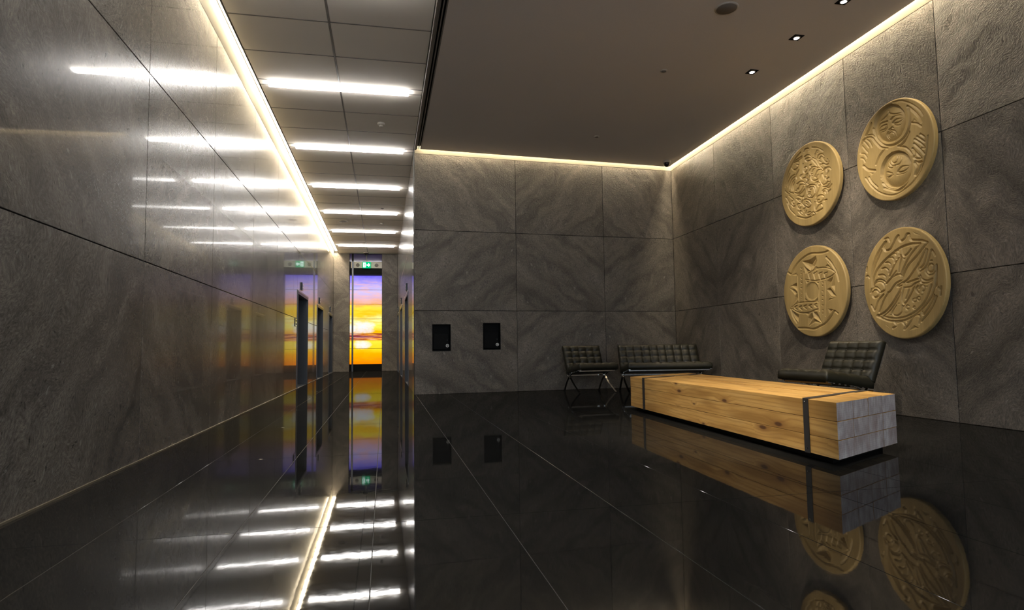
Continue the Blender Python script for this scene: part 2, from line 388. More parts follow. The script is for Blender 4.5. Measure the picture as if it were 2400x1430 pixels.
class Wall:
    """straight wall seen from the room; s is the world coordinate along it"""
    def __init__(self, name, P, n, mat):
        self.P = P; self.n = Vector(n).normalized(); self.mat = mat
        self.name = name
        self.du = self.n.cross(Vector((0, 0, 1)))
        self.rot = Matrix(((self.du.x, self.n.x, 0), (self.du.y, self.n.y, 0), (0, 0, 1)))
        self.root = None
    def frame(self, s, z, off=0.0):
        p = Vector((*self.P(s), z)) + self.n * off
        return Matrix.Translation(p) @ self.rot.to_4x4()
    def length(self, s0, s1): return (Vector(self.P(s0)) - Vector(self.P(s1))).length
    def backing(self, s0, s1, z0, z1, holes=(), t=.12, behind=.022):
        """dark wall body behind the stone, with openings"""
        ss = sorted({s0, s1, *[h[0] for h in holes], *[h[1] for h in holes]}); zs = sorted({z0, z1, *[h[2] for h in holes], *[h[3] for h in holes]})
        mb = MB()
        for a, b in zip(ss, ss[1:]):
            for c, d in zip(zs, zs[1:]):
                if any(h[0] <= a and b <= h[1] and h[2] <= c and d <= h[3] for h in holes): continue
                pa, pb = Vector((*self.P(a), 0)), Vector((*self.P(b), 0)); o1 = self.n * -behind; o2 = self.n * -(behind + t)
                v = [p + o + Vector((0, 0, z)) for z in (c, d) for o in (o1, o2) for p in (pa, pb)]
                mb.add(v, [(0, 2, 3, 1), (4, 5, 7, 6), (0, 1, 5, 4), (2, 6, 7, 3), (0, 4, 6, 2), (1, 3, 7, 5)])
        self.root = mb.build(self.name, M['joint'], recalc=True)
        tag(self.root, kind='structure')
        return self.root
    def panel(self, s0, s1, z0, z1, fu=1, fv=1, uo=0.0, vo=0.0, gap=.0035, t=.02, ch=.0025):
        w = self.length(s0, s1) / 2 - gap; a, b = z0 + gap, z1 - gap; h = (b - a) / 2
        u = (-w, w); zz = (-h, h)
        def ring(ins, y): return [(u[0] + ins, y, zz[0] + ins), (u[1] - ins, y, zz[0] + ins), (u[1] - ins, y, zz[1] - ins), (u[0] + ins, y, zz[1] - ins)]
        V = ring(0, -t) + ring(0, -ch) + ring(ch, 0)
        F = [(11, 10, 9, 8)]
        for k in range(4):
            k2 = (k + 1) % 4
            F.append((8 + k, 8 + k2, 4 + k2, 4 + k)); F.append((4 + k, 4 + k2, k2, k))
        UV = [[(fu * V[i][0] + uo, fv * V[i][2] + vo) for i in f] for f in F]
        mb = MB(); mb.add(V, F, UV)
        o = mb.build('stone_panel', self.mat, self.root)
        o.matrix_world = self.frame((s0 + s1) / 2, (a + b) / 2)
        return o

WL = Wall('wall_left', lambda s: (xl(s), s), (1, .0048, 0), M['polished'])
WR = Wall('wall_right', lambda s: (xr(s), s), (-1, .0226, 0), M['rough'])
WB = Wall('wall_back', lambda s: (s, yb(s)), (.06, -1, 0), M['rough'])
WI = Wall('wall_inner', lambda s: (xb(s), s), (-1, -.0026, 0), M['polished'])
WE = Wall('wall_end', lambda s: (s, YE), (0, -1, 0), M['rough'])

TOP_L, TOP_R = 4.27, 4.385
DOORS = [(13.87, 15.79), (18.04, 19.85), (22.08, 23.60)]
DH = 2.10

def subtract(rects, hole):
    out = []
    for (a, b, c, d, *r) in rects:
        h0, h1, g0, g1 = max(a, hole[0]), min(b, hole[1]), max(c, hole[2]), min(d, hole[3])
        if h0 >= h1 - 1e-6 or g0 >= g1 - 1e-6: out.append((a, b, c, d, *r)); continue
        if a < h0: out.append((a, h0, c, d, *r))
        if h1 < b: out.append((h1, b, c, d, *r))
        if g1 < d: out.append((h0, h1, g1, d, *r))
        if c < g0: out.append((h0, h1, c, g0, *r))
    return out

def slab_with_holes(wall, s0, s1, z0, z1, holes, fu, uo, vo, gap=.0035, t=.02):
    """one stone slab with rectangular cut-outs"""
    rects = [(s0, s1, z0, z1)]
    for h in holes: rects = subtract(rects, h)
    ss = sorted({q for r in rects for q in r[:2]}); zs = sorted({q for r in rects for q in r[2:4]})
    sm, zm = (s0 + s1) / 2, (z0 + z1) / 2; W2 = wall.length(s0, s1) / 2
    k = W2 / ((s1 - s0) / 2); sg = 1 if wall.du.dot(Vector((*wall.P(s1), 0)) - Vector((*wall.P(s0), 0))) > 0 else -1
    cl = lambda v, lo, hi: max(lo, min(hi, v))
    mb = MB()
    solid = lambda a, b, c, d: any(r[0] <= a + 1e-6 and b <= r[1] + 1e-6 and r[2] <= c + 1e-6 and d <= r[3] + 1e-6 for r in rects)
    X = lambda s: sg * cl((s - sm) * k, -W2 + gap, W2 - gap); Zf = lambda z: cl(z - zm, -(z1 - z0) / 2 + gap, (z1 - z0) / 2 - gap)
    for i, (a, b) in enumerate(zip(ss, ss[1:])):
        for j, (c, d) in enumerate(zip(zs, zs[1:])):
            if not solid(a, b, c, d): continue
            x0, x1, y0, y1 = *sorted((X(a), X(b))), Zf(c), Zf(d)
            V = [(x0, 0, y0), (x1, 0, y0), (x1, 0, y1), (x0, 0, y1)]; UV = [(fu * p[0] + uo, p[2] + vo) for p in V]
            mb.add(V, [(3, 2, 1, 0)], [UV[::-1]])
            lo_i, hi_i = (i - 1, i + 1) if sg > 0 else (i + 1, i - 1)
            nb = lambda ii, jj: 0 <= ii < len(ss) - 1 and 0 <= jj < len(zs) - 1 and solid(ss[ii], ss[ii + 1], zs[jj], zs[jj + 1])
            for e0, e1, free in ((0, 1, not nb(i, j - 1)), (1, 2, not nb(hi_i, j)), (2, 3, not nb(i, j + 1)), (3, 0, not nb(lo_i, j))):
                if free:
                    p, q = V[e0], V[e1]; mb.add([p, q, (q[0], -t, q[2]), (p[0], -t, p[2])], [(0, 1, 2, 3)], [[UV[e0], UV[e1], UV[e1], UV[e0]]])
    o = mb.build('stone_panel', wall.mat, wall.root); o.matrix_world = wall.frame(sm, zm); return o

def clad(wall, cols, rows, holes=(), seed=0, jitter=.25, splitdoors=True):
    rnd = random.Random(seed)
    for i, (a, b) in enumerate(zip(cols, cols[1:])):
        for j, (c, d) in enumerate(zip(rows, rows[1:])):
            rects = [(a, b, c, d)]
            inner = [h for h in holes if wall is WB and h[0] > a and h[1] < b and h[2] > c and h[3] < d]
            if not inner:
                for h in holes: rects = subtract(rects, h)
            fu = 1 if (i + j) % 2 == 0 else -1
            fv = 1
            uo, vo = rnd.uniform(-jitter, jitter) + 2.3 * seed, rnd.uniform(-jitter, jitter) + 1.7 * (seed + j // 2)
            if inner:
                slab_with_holes(wall, a, b, c, d, inner, fu, uo, vo); continue
            for k, (p, q, r, s) in enumerate(rects):
                if q - p < .02 or s - r < .02: continue
                mu = wall.length((p + q) / 2, (a + b) / 2) * (1 if (p + q) > (a + b) else -1)
                wall.panel(p, q, r, s, fu, fv, uo + fu * mu * .8, vo + fv * ((r + s) / 2 - (c + d) / 2))

# left wall: polished slabs with three lift openings
holes_l = [(a, b, 0, DH) for a, b in DOORS]
WL.backing(YS, YE + .2, -.02, 4.62, holes_l)
clad(WL, [YS, -.9, 1.05, 3.06, 5.111, 7.032, 9.144, 11.193, 13.25, 15.79, 18.04, 19.85, 22.08, YE], [0, Z1, Z2, TOP_L], holes_l, 1)
# lobby back wall with two wall niches
NICHE = [(.853, 1.187, .77, 1.255), (1.788, 2.12, .78, 1.276)]
WB.backing(xb(11.2), xr(11.5) + .1, -.02, 4.62, NICHE)
clad(WB, [xb(11.2), 2.443, 4.232, xr(11.48)], [0, Z1, Z2, TOP_R], NICHE, 2)
# right wall
WR.backing(YS, YC + .1, -.02, 4.62)
clad(WR, [YS, -1.5, -.1, 1.2, 2.5, 3.85, 5.173, 6.503, 8.056, 9.758, YC], [0, Z1, Z2, TOP_R], (), 3)
# corridor's inner wall with lift openings
WI.backing(yb(xb(11.2)) + .05, YE + .2, -.02, 4.62, holes_l)
clad(WI, [yb(xb(11.2)), 13.87, 15.79, 18.04, 19.85, 22.08, YE], [0, Z1, Z2, ZC], holes_l, 4)
# corridor end: two stone piers beside a tall opening
EO = (-1.29, -.08)
WE.backing(xl(YE) - .1, xb(YE) + .1, -.02, 4.62, [(EO[0], EO[1], -.02, 4.5)])
clad(WE, [xl(YE), EO[0], EO[1], xb(YE)], [0, Z1, Z2, ZC], [(EO[0], EO[1], 0, ZC)], 5)

# floor
fl = MB(); fl.box(xl(0) - .3, xr(12) + .3, YS, YE + 2.0, -.12, -.0015)
floor = tag(fl.build('floor', M['grout']), kind='structure')
TX = [-1.83, -1.232, -.645, -.045, .555, 1.135, 1.725, 2.36, 2.95, 3.545, 4.14, 4.735, 5.33, 5.90]
TY = [YS, -.94, 1.03, 3.00, 4.97, 6.94, 8.91, 10.88, 12.85, 14.82, 16.79, 18.76, 20.73, 22.70, 24.5]
tile_cache = {}
for i, (x0, x1) in enumerate(zip(TX, TX[1:])):
    for j, (y0, y1) in enumerate(zip(TY, TY[1:])):
        a, b = x0, x1
        if y0 >= 11.9 and x0 > .5: continue
        if y0 >= 10.8 and x0 > .5:
            y1 = min(y1, yb(x1) + .05)
            if y1 - y0 < .1: continue
        w, l = (b - a) / 2 - .0017, (y1 - y0) / 2 - .0017
        key = (round(w, 4), round(l, 4))
        if key not in tile_cache:
            c = .0006
            V = [(-w, -l, -.02), (w, -l, -.02), (w, l, -.02), (-w, l, -.02), (-w, -l, -c), (w, -l, -c), (w, l, -c), (-w, l, -c),
                 (-w + c, -l + c, 0), (w - c, -l + c, 0), (w - c, l - c, 0), (-w + c, l - c, 0)]
            F = [(8, 9, 10, 11)]
            for k in range(4):
                k2 = (k + 1) % 4; F.append((4 + k, 4 + k2, 8 + k2, 8 + k)); F.append((k, k2, 4 + k2, 4 + k))
            mb = MB(); mb.add(V, F); tile_cache[key] = mb.mesh('floor_tile', M['floor'])
        o = link(bpy.data.objects.new('floor_tile', tile_cache[key]), floor)
        o.location = ((a + b) / 2, (y0 + y1) / 2, 0)

# thin bright strip where the left wall meets the floor
bb = MB()
segs = []
y = YS
for a, b in DOORS: segs.append((y, a)); y = b
segs.append((y, YE))
for a, b in segs: 
    pa, pb = xl(a), xl(b)
    bb.add([(pa, a, 0), (pa + .006, a, 0), (pb + .006, b, 0), (pb, b, 0), (pa, a, .012), (pa + .006, a, .012), (pb + .006, b, .012), (pb, b, .012)],
           [(0, 3, 2, 1), (4, 5, 6, 7), (0, 1, 5, 4), (1, 2, 6, 5), (2, 3, 7, 6), (3, 0, 4, 7)])
tag(bb.build('baseboard_left', M['brass']), kind='structure')

# ceilings
XS0, XS1 = .575, .66       # twin air slot between the two ceilings
GAP_L, GAP_R = .085, .09
def prism(name, pts, z0, z1, mat, kind='structure'):
    n = len(pts); mb = MB()
    mb.add([(x, y, z0) for x, y in pts] + [(x, y, z1) for x, y in pts],
           [tuple(reversed(range(n))), tuple(range(n, 2 * n))] + [(k, (k + 1) % n, n + (k + 1) % n, n + k) for k in range(n)])
    o = mb.build(name, mat, recalc=True)
    return tag(o, kind=kind)
yw = lambda x: yb(x) - GAP_R
xw = lambda y: xr(y) - GAP_R
prism('ceiling_lobby', [(XS1, YS), (xw(YS), YS), (xw(YC), yw(xr(YC)) ), (XS1, yw(XS1))], ZL, ZL + .10, M['lobby_ceiling'])
prism('ceiling_plenum', [(xl(YS) - .3, YS), (xr(YS) + .3, YS), (xr(YE) + .3, YE + .3), (xl(YE) - .5, YE + .3)], 4.62, 4.72, M['joint'])

# corridor ceiling: tiles on a metal grid with cross channels for the light bars
LY = [8.7298 + 2.6819 * k for k in range(-4, 6)]
XC0 = lambda y: xl(y) + GAP_L
SEAM = -.61
cc = MB()
cc.box(-1.69, .54, YS, YE, ZC + .012, ZC + .1)
# grid bars
for yy_ in LY:
    for d in (.085, .925, 1.76):
        yb_ = yy_ + d
        if yb_ < YE: cc.box(-1.69, .54, yb_ - .008, yb_ + .008, ZC - .004, ZC + .02)
    cc.box(-1.69, .54, yy_ - .085 - .008, yy_ - .085 + .008, ZC - .004, ZC + .02)
cc.box(SEAM - .01, SEAM + .01, YS, YE, ZC - .004, ZC + .02)
ceiling_c = tag(cc.build('ceiling_corridor', M['tbar']), kind='structure')
tile_mesh = {}
def ctile(x0, x1, y0, y1):
    w, l = (x1 - x0) / 2 - .009, (y1 - y0) / 2 - .007
    key = (round(w, 3), round(l, 3))
    if key not in tile_mesh:
        c = .006
        V = [(-w, -l, .02), (w, -l, .02), (w, l, .02), (-w, l, .02), (-w, -l, c), (w, -l, c), (w, l, c), (-w, l, c),
             (-w + c, -l + c, 0), (w - c, -l + c, 0), (w - c, l - c, 0), (-w + c, l - c, 0)]
        F = [(11, 10, 9, 8)]
        for k in range(4):
            k2 = (k + 1) % 4; F.append((8 + k, 8 + k2, 4 + k2, 4 + k)); F.append((4 + k, 4 + k2, k2, k))
        mb = MB(); mb.add(V, F); tile_mesh[key] = mb.mesh('ceiling_tile', M['tile'])
    o = link(bpy.data.objects.new('ceiling_tile', tile_mesh[key]), ceiling_c)
    o.location = ((x0 + x1) / 2, (y0 + y1) / 2, ZC - .003)
for k, yy_ in enumerate(LY):
    cuts = [yy_ + .085, yy_ + .925, yy_ + 1.76, yy_ + 2.6819 - .085]
    rows = [(a, b) for a, b in zip(cuts, cuts[1:])] + [(yy_ - .085, yy_ + .085)]
    for a, b in rows:
        b = min(b, YE)
        if b - a < .1: continue
        for x0, x1 in ((-1.69, SEAM), (SEAM, .54)): ctile(x0, x1, a, b)
ed = MB(); ed.bevbox(.54, XS0, YS, yb(.56) - .02, ZL - .004, ZC + .1, .003)
tag(ed.build('trim_1', M['tbar']), kind='structure')
ed = MB(); ed.box(-1.70, -1.69, YS, YE, ZC - .006, ZC + .1)
tag(ed.build('trim_2', M['tbar']), kind='structure')

# ------------------------------------------------------------------ cove lighting
def cove(name, label, pts_wall, pts_edge, z_wall, mat):
    """recess between the stone and the ceiling's edge: a painted reveal with an LED tape at its top; points in plan"""
    root = empty(name, (*pts_wall[0], z_wall)); o = Vector((*pts_wall[0], z_wall)); (p, p2), (q, q2) = pts_wall, pts_edge
    def quadbox(nm, a, b, c, d, z0, z1, m):
        V = [Vector((*k, z)) - o for z in (z0, z1) for k in (a, b, c, d)]
        mb = MB(); mb.add(V, [(3, 2, 1, 0), (4, 5, 6, 7), (0, 1, 5, 4), (1, 2, 6, 5), (2, 3, 7, 6), (3, 0, 4, 7)]); return mb.build(nm, m, root, recalc=True)
    lerp = lambda a, b, t: (a[0] + (b[0] - a[0]) * t, a[1] + (b[1] - a[1]) * t)
    back = lambda a, b: (a[0] - (b[0] - a[0]) * .2, a[1] - (b[1] - a[1]) * .2)
    quadbox('reveal', back(p, q), back(p2, q2), p2, p, z_wall, 4.619, M['reveal'])
    quadbox('led_tape', lerp(p, q, .25), lerp(p2, q2, .25), lerp(p2, q2, .8), lerp(p, q, .8), 4.602, 4.612, mat)
    return tag(root, label, 'light strip')
e = .001
cove('cove_light', 'long cream light strip along the top of the polished wall beside the ceiling tiles',
     [(xl(YS) + e, YS), (xl(YE) + e, YE - .01)], [(-1.701, YS), (-1.701, YE - .01)], TOP_L, M['cove'])
x0 = XS0 - .03
cove('cove_light', 'cream light strip along the top of the back wall above the black niches',
     [(x0, yb(x0) - e), (xr(YC) - .002, yb(xr(YC)) - .002)], [(x0, yw(x0)), (xw(YC), yw(xr(YC)))], TOP_R, M['cove'])
cove('cove_light', 'cream light strip along the top of the wall with the carved discs',
     [(xr(YC) - e, YC - .003), (xr(YS) - e, YS)], [(xw(YC) , yw(xr(YC))), (xw(YS), YS)], TOP_R, M['cove'])

# ------------------------------------------------------------------ ceiling light bars
def bar_mesh():
    root = empty('ceiling_light', (0, 0, 0))
    mb = MB(); mb.bevbox(-.945, .945, -.045, .045, -.014, .004, .004); mb.build('housing', M['white'], root)
    mb = MB(); mb.bevbox(-.952, .952, -.052, .052, -.046, -.0135, .008); mb.build('diffuser', M['tube'], root)
    return root
order = ['first, cut off by the top edge of the photo', 'second', 'third', 'fourth', 'fifth', 'sixth', 'seventh']
proto_bar = None
for k, yy_ in enumerate(LY):
    if k < 2: continue      # behind the camera: none lit
    o = bar_mesh() if proto_bar is None else copy_tree(proto_bar)
    if proto_bar is None: proto_bar = o
    o.location = (-.608, yy_, ZC - .004)
    names = {2: 'added unseen white ceiling light bar over the viewer, nearest to the street front', 3: 'white ceiling light bar cut off by the top edge of the photo',  # the bar over the viewer is added out of view for extra brightness
             4: 'largest fully visible white ceiling light bar over the corridor', 5: 'white ceiling light bar, second in line behind the largest one',
             6: 'white ceiling light bar, third in line behind the largest one', 7: 'white ceiling light bar, fourth in line behind the largest one',
             8: 'white ceiling light bar, second nearest to the sunset wall', 9: 'short-looking white ceiling light bar nearest to the exit sign'}
    names[5] = 'white ceiling light bar directly behind the largest fully visible one'
    tag(o, names[k], 'ceiling light', 'light bars across the corridor ceiling')

# twin slot diffuser between the ceilings
sd = empty('slot_diffuser', (XS0, YS, ZL))
L_ = yb(.6) - GAP_R - YS
for (a, b, nm, mt, z) in ((0, .012, 'rail', M['tbar'], -.002), (.034, .048, 'rail', M['tbar'], -.002), (.070, .085, 'rail', M['tbar'], -.002)):
    mb = MB(); mb.box(a, b, 0, L_, z, .06); mb.build(nm, mt, sd)
mb = MB(); mb.box(0, .085, 0, L_, .055, .075); mb.build('throat', M['black'], sd)
tag(sd, 'long twin black air slot between the tiled ceiling and the plain ceiling', 'air vent')

# ------------------------------------------------------------------ lifts
def lift(n, wall, s0, s1, side):
    """recessed lift entrance: steel frame and two sliding leaves"""
    root = empty('door_%d' % n, (0, 0, 0)); tag(root, kind='structure')
    w = wall.length(s0, s1) / 2; m = wall.frame((s0 + s1) / 2, 0)
    D = .30
    mb = MB()
    mb.box(-w, -w + .05, -D, .012, 0, DH); mb.box(w - .05, w, -D, .012, 0, DH); mb.box(-w + .05, w - .05, -D, .012, DH - .06, DH)
    o = mb.build('door_frame', M['dark_steel'], root); o.matrix_world = m
    mb = MB(); mb.box(-w, w, -D - .03, .0, -.012, .002)
    o = mb.build('sill', M['steel'], root); o.matrix_world = m
    for a, b in ((-w + .05, -.003), (.003, w - .05)):
        mb = MB(); mb.bevbox(a, b, -D - .035, -D + .02, .004, DH - .05, .004)
        o = mb.build('door_leaf', M['dark_steel'], root); o.matrix_world = m
    mb = MB(); mb.bevbox(-w - .001, w + .001, .004, .016, DH - .004, DH + .03, .003)
    o = mb.build('head_trim', M['steel'], root); o.matrix_world = m
    return root
which = ['nearest', 'middle', 'farthest']
for i, (a, b) in enumerate(DOORS):
    lift(i + 1, WL, a, b, 'left'); lift(i + 4, WI, a, b, 'right')
def lantern(wall, s, z0, z1, label):
    root = empty('lift_lantern', wall.frame(s, z0).translation); R = wall.rot.to_4x4()
    mb = MB(); mb.bevbox(-.10, .10, 0, .03, 0, z1 - z0, .004); o = mb.build('body', M['black_gloss'], root); o.matrix_local = R
    for k in (.3, .68):
        mb = MB(); mb.lathe([(.028, 0), (.028, .004), (.02, .005)], 12, (0, .03, (z1 - z0) * k), axis='y'); o = mb.build('arrow_lens', M['plastic'], root); o.matrix_local = R
    return tag(root, label, 'lift indicator', 'lift indicators above the doors')
for (wl, nm) in ((WL, 'in the wall under the cream strip'), (WI, 'in the wall behind the lobby corner')):
    for i, (a, b) in enumerate(DOORS):
        lantern(wl, (a + b) / 2 - .25, 2.17, 2.35, 'dark indicator over the %s lift %s' % (which[i], nm))
cp = empty('call_panel', WL.frame(13.62, 1.32).translation); R_ = WL.rot.to_4x4()
mb = MB(); mb.bevbox(-.12, .12, 0, .012, 0, .17, .003); o = mb.build('plate', M['black_gloss'], cp); o.matrix_local = R_
for z in (.05, .12):
    mb = MB(); mb.lathe([(.02, 0), (.02, .006), (.014, .008)], 14, (0, .012, z), axis='y'); o = mb.build('button', M['dark_steel'], cp); o.matrix_local = R_
tag(cp, 'black lift call panel on the polished wall just before the nearest lift', 'call panel')

# ------------------------------------------------------------------ corridor end: glazed door, header and backlit sunset picture
ex0, ex1 = EO
vb = MB()     # shallow vestibule box behind the piers
vb.box(ex0 - .16, ex0 - .001, YE + .14, YE + .9, -.02, 4.6); vb.box(ex1 + .001, ex1 + .16, YE + .14, YE + .9, -.02, 4.6); vb.box(ex0 - .16, ex1 + .16, YE + .9, YE + 1.0, -.02, 4.6)
tag(vb.build('wall_vestibule', M['joint']), kind='structure')
pic = empty('sunset_picture', ((ex0 + ex1) / 2, YE + .42, 0))
PW = (ex1 - ex0) / 2 + .0
pz = [.262, .87, 1.44, 2.02, 2.585, 3.14, 3.70]
for a, b in zip(pz, pz[1:]):
    mb = MB(); g_ = .006
    V = [(-PW, 0, a + g_), (PW, 0, a + g_), (PW, 0, b - g_), (-PW, 0, b - g_)]; V2 = [(x, .02, z) for x, y, z in V]
    uv = lambda p: ((p[0] + PW) / (2 * PW), (p[2] - pz[0]) / (pz[-1] - pz[0]))
    F = [(0, 1, 2, 3), (7, 6, 5, 4), (0, 4, 5, 1), (1, 5, 6, 2), (2, 6, 7, 3), (3, 7, 4, 0)]; VV = V + V2
    mb.add(VV, F, [[uv(VV[i]) for i in f] for f in F]); mb.build('picture_panel', M['sunset'], pic)
mb = MB(); mb.box(-PW - .1, PW + .1, .03, .14, .1, 3.9); mb.build('light_box', M['black'], pic)
mb = MB(); mb.bevbox(-PW - .02, PW + .02, -.08, .10, 0, .262, .004); mb.build('plinth', M['black'], pic)
tag(pic, 'tall backlit picture of a sunset over the sea at the corridor end', 'picture')
hd = empty('door_header', ((ex0 + ex1) / 2, YE + .02, 3.70))
mb = MB(); mb.bevbox(-PW, PW, .10, .38, 0, .245, .004); mb.build('lintel', M['black'], hd)
mb = MB(); mb.bevbox(-PW + .05, PW, .03, .38, .247, .49, .004); mb.build('fascia', M['white'], hd)
for x in (-.30, .40):
    mb = MB(); mb.lathe([(.07, 0), (.07, -.008), (.05, -.012)], 18, (x, .03, .36), axis='y'); mb.build('grille', M['speaker'], hd)
mb = MB(); mb.bevbox(-PW, PW, .05, .09, .495, .798, .003); mb.build('transom_pane', M['transom'], hd)
mb = MB(); mb.bevbox(-PW + .09, -PW + .15, .02, .06, .495, .798, .003); mb.build('clip', M['black'], hd)
tag(hd, 'header over the sunset picture with pale fascia and glass transom coloured with an indigo reflection', 'door header')
ps = MB(); ps.bevbox(-1.20, -1.135, YE - .03, YE + .03, 0, 4.19, .004)
tag(ps.build('glass_door_post', M['dark_steel']), 'thin dark metal post standing in front of the sunset picture', 'post')
es = empty('exit_sign', (-.655, YE - .05, 3.93))
mb = MB(); mb.bevbox(-.15, .15, -.02, .03, 0, .245, .006); mb.build('case', M['green'], es)
mb = MB(); mb.box(-.012, .012, -.005, .012, .245, ZC - 3.93 - .004); mb.build('bracket', M['tbar'], es)
# running figure in a doorway, and an arrow
mb = MB(); mb.box(-.125, -.03, -.023, -.019, .03, .215); mb.build('doorway_mark', M['exit_white'], es)
mb = MB()
def bar2(mb, p, q, w, y0, y1):
    p, q = Vector((p[0], 0, p[1])), Vector((q[0], 0, q[1])); d = (q - p).normalized(); n = Vector((-d.z, 0, d.x)) * w / 2
    V = [(v.x, y, v.z) for y in (y0, y1) for v in (p - n, q - n, q + n, p + n)]
    mb.add(V, [(0, 1, 2, 3), (7, 6, 5, 4), (0, 4, 5, 1), (1, 5, 6, 2), (2, 6, 7, 3), (3, 7, 4, 0)])
for p, q in (((-.075, .16), (-.085, .10)), ((-.085, .10), (-.06, .07)), ((-.06, .07), (-.065, .04)), ((-.085, .10), (-.105, .06)), ((-.075, .15), (-.05, .12)), ((-.075, .15), (-.105, .13))): bar2(mb, p, q, .016, -.026, -.0235)
mb.lathe([(.013, -.026), (.013, -.0235)], 12, (-.07, 0, .185), axis='y', smooth=False)
mb.build('running_figure', M['green'], es)
mb = MB(); bar2(mb, (.0, .122), (.085, .122), .045, -.024, -.0205)
mb.add([(.07, -.024, .04), (.135, -.024, .122), (.07, -.024, .205), (.07, -.0205, .04), (.135, -.0205, .122), (.07, -.0205, .205)], [(0, 1, 2), (5, 4, 3), (0, 3, 4, 1), (1, 4, 5, 2), (2, 5, 3, 0)])
mb.build('arrow', M['exit_white'], es)
tag(es, 'green exit sign with running figure and arrow over the sunset picture', 'exit sign')

def dome_camera(x, y, z, r, label):
    root = empty('dome_camera', (x, y, z))
    mb = MB(); mb.lathe([(r, 0), (r, -.03), (r * .92, -.04)], 24); mb.build('base', M['plastic'], root)
    mb = MB(); mb.lathe([(r * .78, -.035), (r * .76, -.06), (r * .6, -.095), (r * .3, -.118), (.005, -.124)], 24); mb.build('dome', M['dome'], root)
    return tag(root, label, 'security camera')
dome_camera(-.66, YE - .35, ZC - .003, .11, 'dark dome camera above the green exit sign')
dome_camera(5.44, 11.02, ZL, .075, 'small dark dome camera in the ceiling corner above the sofa')

# ------------------------------------------------------------------ wall niches with black panels
for k, (a, b, c, d) in enumerate(NICHE):
    root = empty('intercom_niche', WB.frame((a + b) / 2, c).translation); R = WB.rot.to_4x4()
    w, h = WB.length(a, b) / 2, d - c; dp = .10
    def part(nm, mb, mt, par=None):
        o = mb.build(nm, mt, par or root)
        if par is None: o.matrix_local = R
        return o
    mb = MB(); t = .006
    mb.box(-w, -w + t, -dp, .004, 0, h); mb.box(w - t, w, -dp, .004, 0, h); mb.box(-w + t, w - t, -dp, .004, 0, t); mb.box(-w + t, w - t, -dp, .004, h - t, h); mb.box(-w, w, -dp - .01, -dp, 0, h)
    part('casing', mb, M['black'])
    mb = MB(); mb.bevbox(-w + .03, w - .02, -dp, -.035, .03, h * .66, .006); pn = part('panel', mb, M['black'])
    # ring and speaker dots are on the panel's right-hand side as one faces it
    rx = -w + .055
    mb = MB(); mb.lathe([(.030, 0), (.030, .008), (.027, .010), (.019, .010), (.017, .006), (.017, 0)], 24, (rx, -.036, .095), axis='y'); part('button_ring', mb, M['white_ring'])
    mb = MB(); mb.lathe([(.010, 0), (.010, .008), (.006, .010)], 16, (rx, -.036, .095), axis='y'); part('button', mb, M['white_ring'])
    mb = MB(); mb.lathe([(.008, 0), (.008, .004), (.004, .005)], 12, (rx + .004, -.036, .195), axis='y'); part('lens', mb, M['dark_steel'])
    tag(root, ['black wall niche with a ringed button, closer to the corridor corner', 'black wall niche with a ringed button, closer to the tufted armchair'][k], 'wall niche', 'wall niches in the back wall')

# ------------------------------------------------------------------ ceiling devices
def disc_device(name, x, y, z, prof, mat, label, cat, n=28):
    mb = MB(); mb.lathe(prof, n)
    root = empty(name, (x, y, z)); mb.build('housing', mat, root)
    return tag(root, label, cat), root
def smoke(x, y, z, label):
    o, r = disc_device('smoke_detector', x, y, z, [(.06, 0), (.06, -.018), (.052, -.03), (.03, -.034)], M['plastic'], label, 'smoke detector')
    mb = MB(); mb.lathe([(.028, -.033), (.028, -.05), (.018, -.06)], 20); mb.build('sensor', M['plastic'], r)
smoke(-.05, 10.04, ZC - .003, 'round smoke detector on the ceiling tile behind the largest light bar')
smoke(-.063, 18.19, ZC - .003, 'round smoke detector on the tiles between the two middle-distance light bars')
o, r = disc_device('ceiling_speaker', 3.62, 5.80, ZL, [(.125, 0), (.125, -.006), (.115, -.012)], M['plastic'], 'large round speaker grille in the plain lobby ceiling', 'speaker')
mb = MB(); mb.lathe([(.108, -.012), (.105, -.016), (.02, -.02)], 28); mb.build('grille', M['speaker'], r)
o, r = disc_device('ceiling_speaker', -1.15, 18.03, ZC - .003, [(.125, 0), (.125, -.006), (.115, -.012)], M['plastic'], 'round speaker grille in the corridor tiles by the light strip', 'speaker')
mb = MB(); mb.lathe([(.108, -.012), (.105, -.016), (.02, -.02)], 28); mb.build('grille', M['speaker'], r)
def sprinkler(x, y, z, label):
    o, r = disc_device('sprinkler', x, y, z, [(.048, 0), (.048, -.004), (.040, -.010)], M['plastic'], label, 'sprinkler', 20)
    mb = MB(); mb.lathe([(.03, -.010), (.03, -.016), (.01, -.018)], 20); mb.build('cover_plate', M['speaker'], r)
sprinkler(3.62, 7.33, ZL, 'small round sprinkler cover on the lobby ceiling beyond the speaker')
sprinkler(3.60, 9.91, ZL, 'tiny round sprinkler cover on the lobby ceiling nearest the back wall')
sprinkler(-.047, 16.25, ZC - .003, 'tiny sprinkler cover on the corridor tiles')

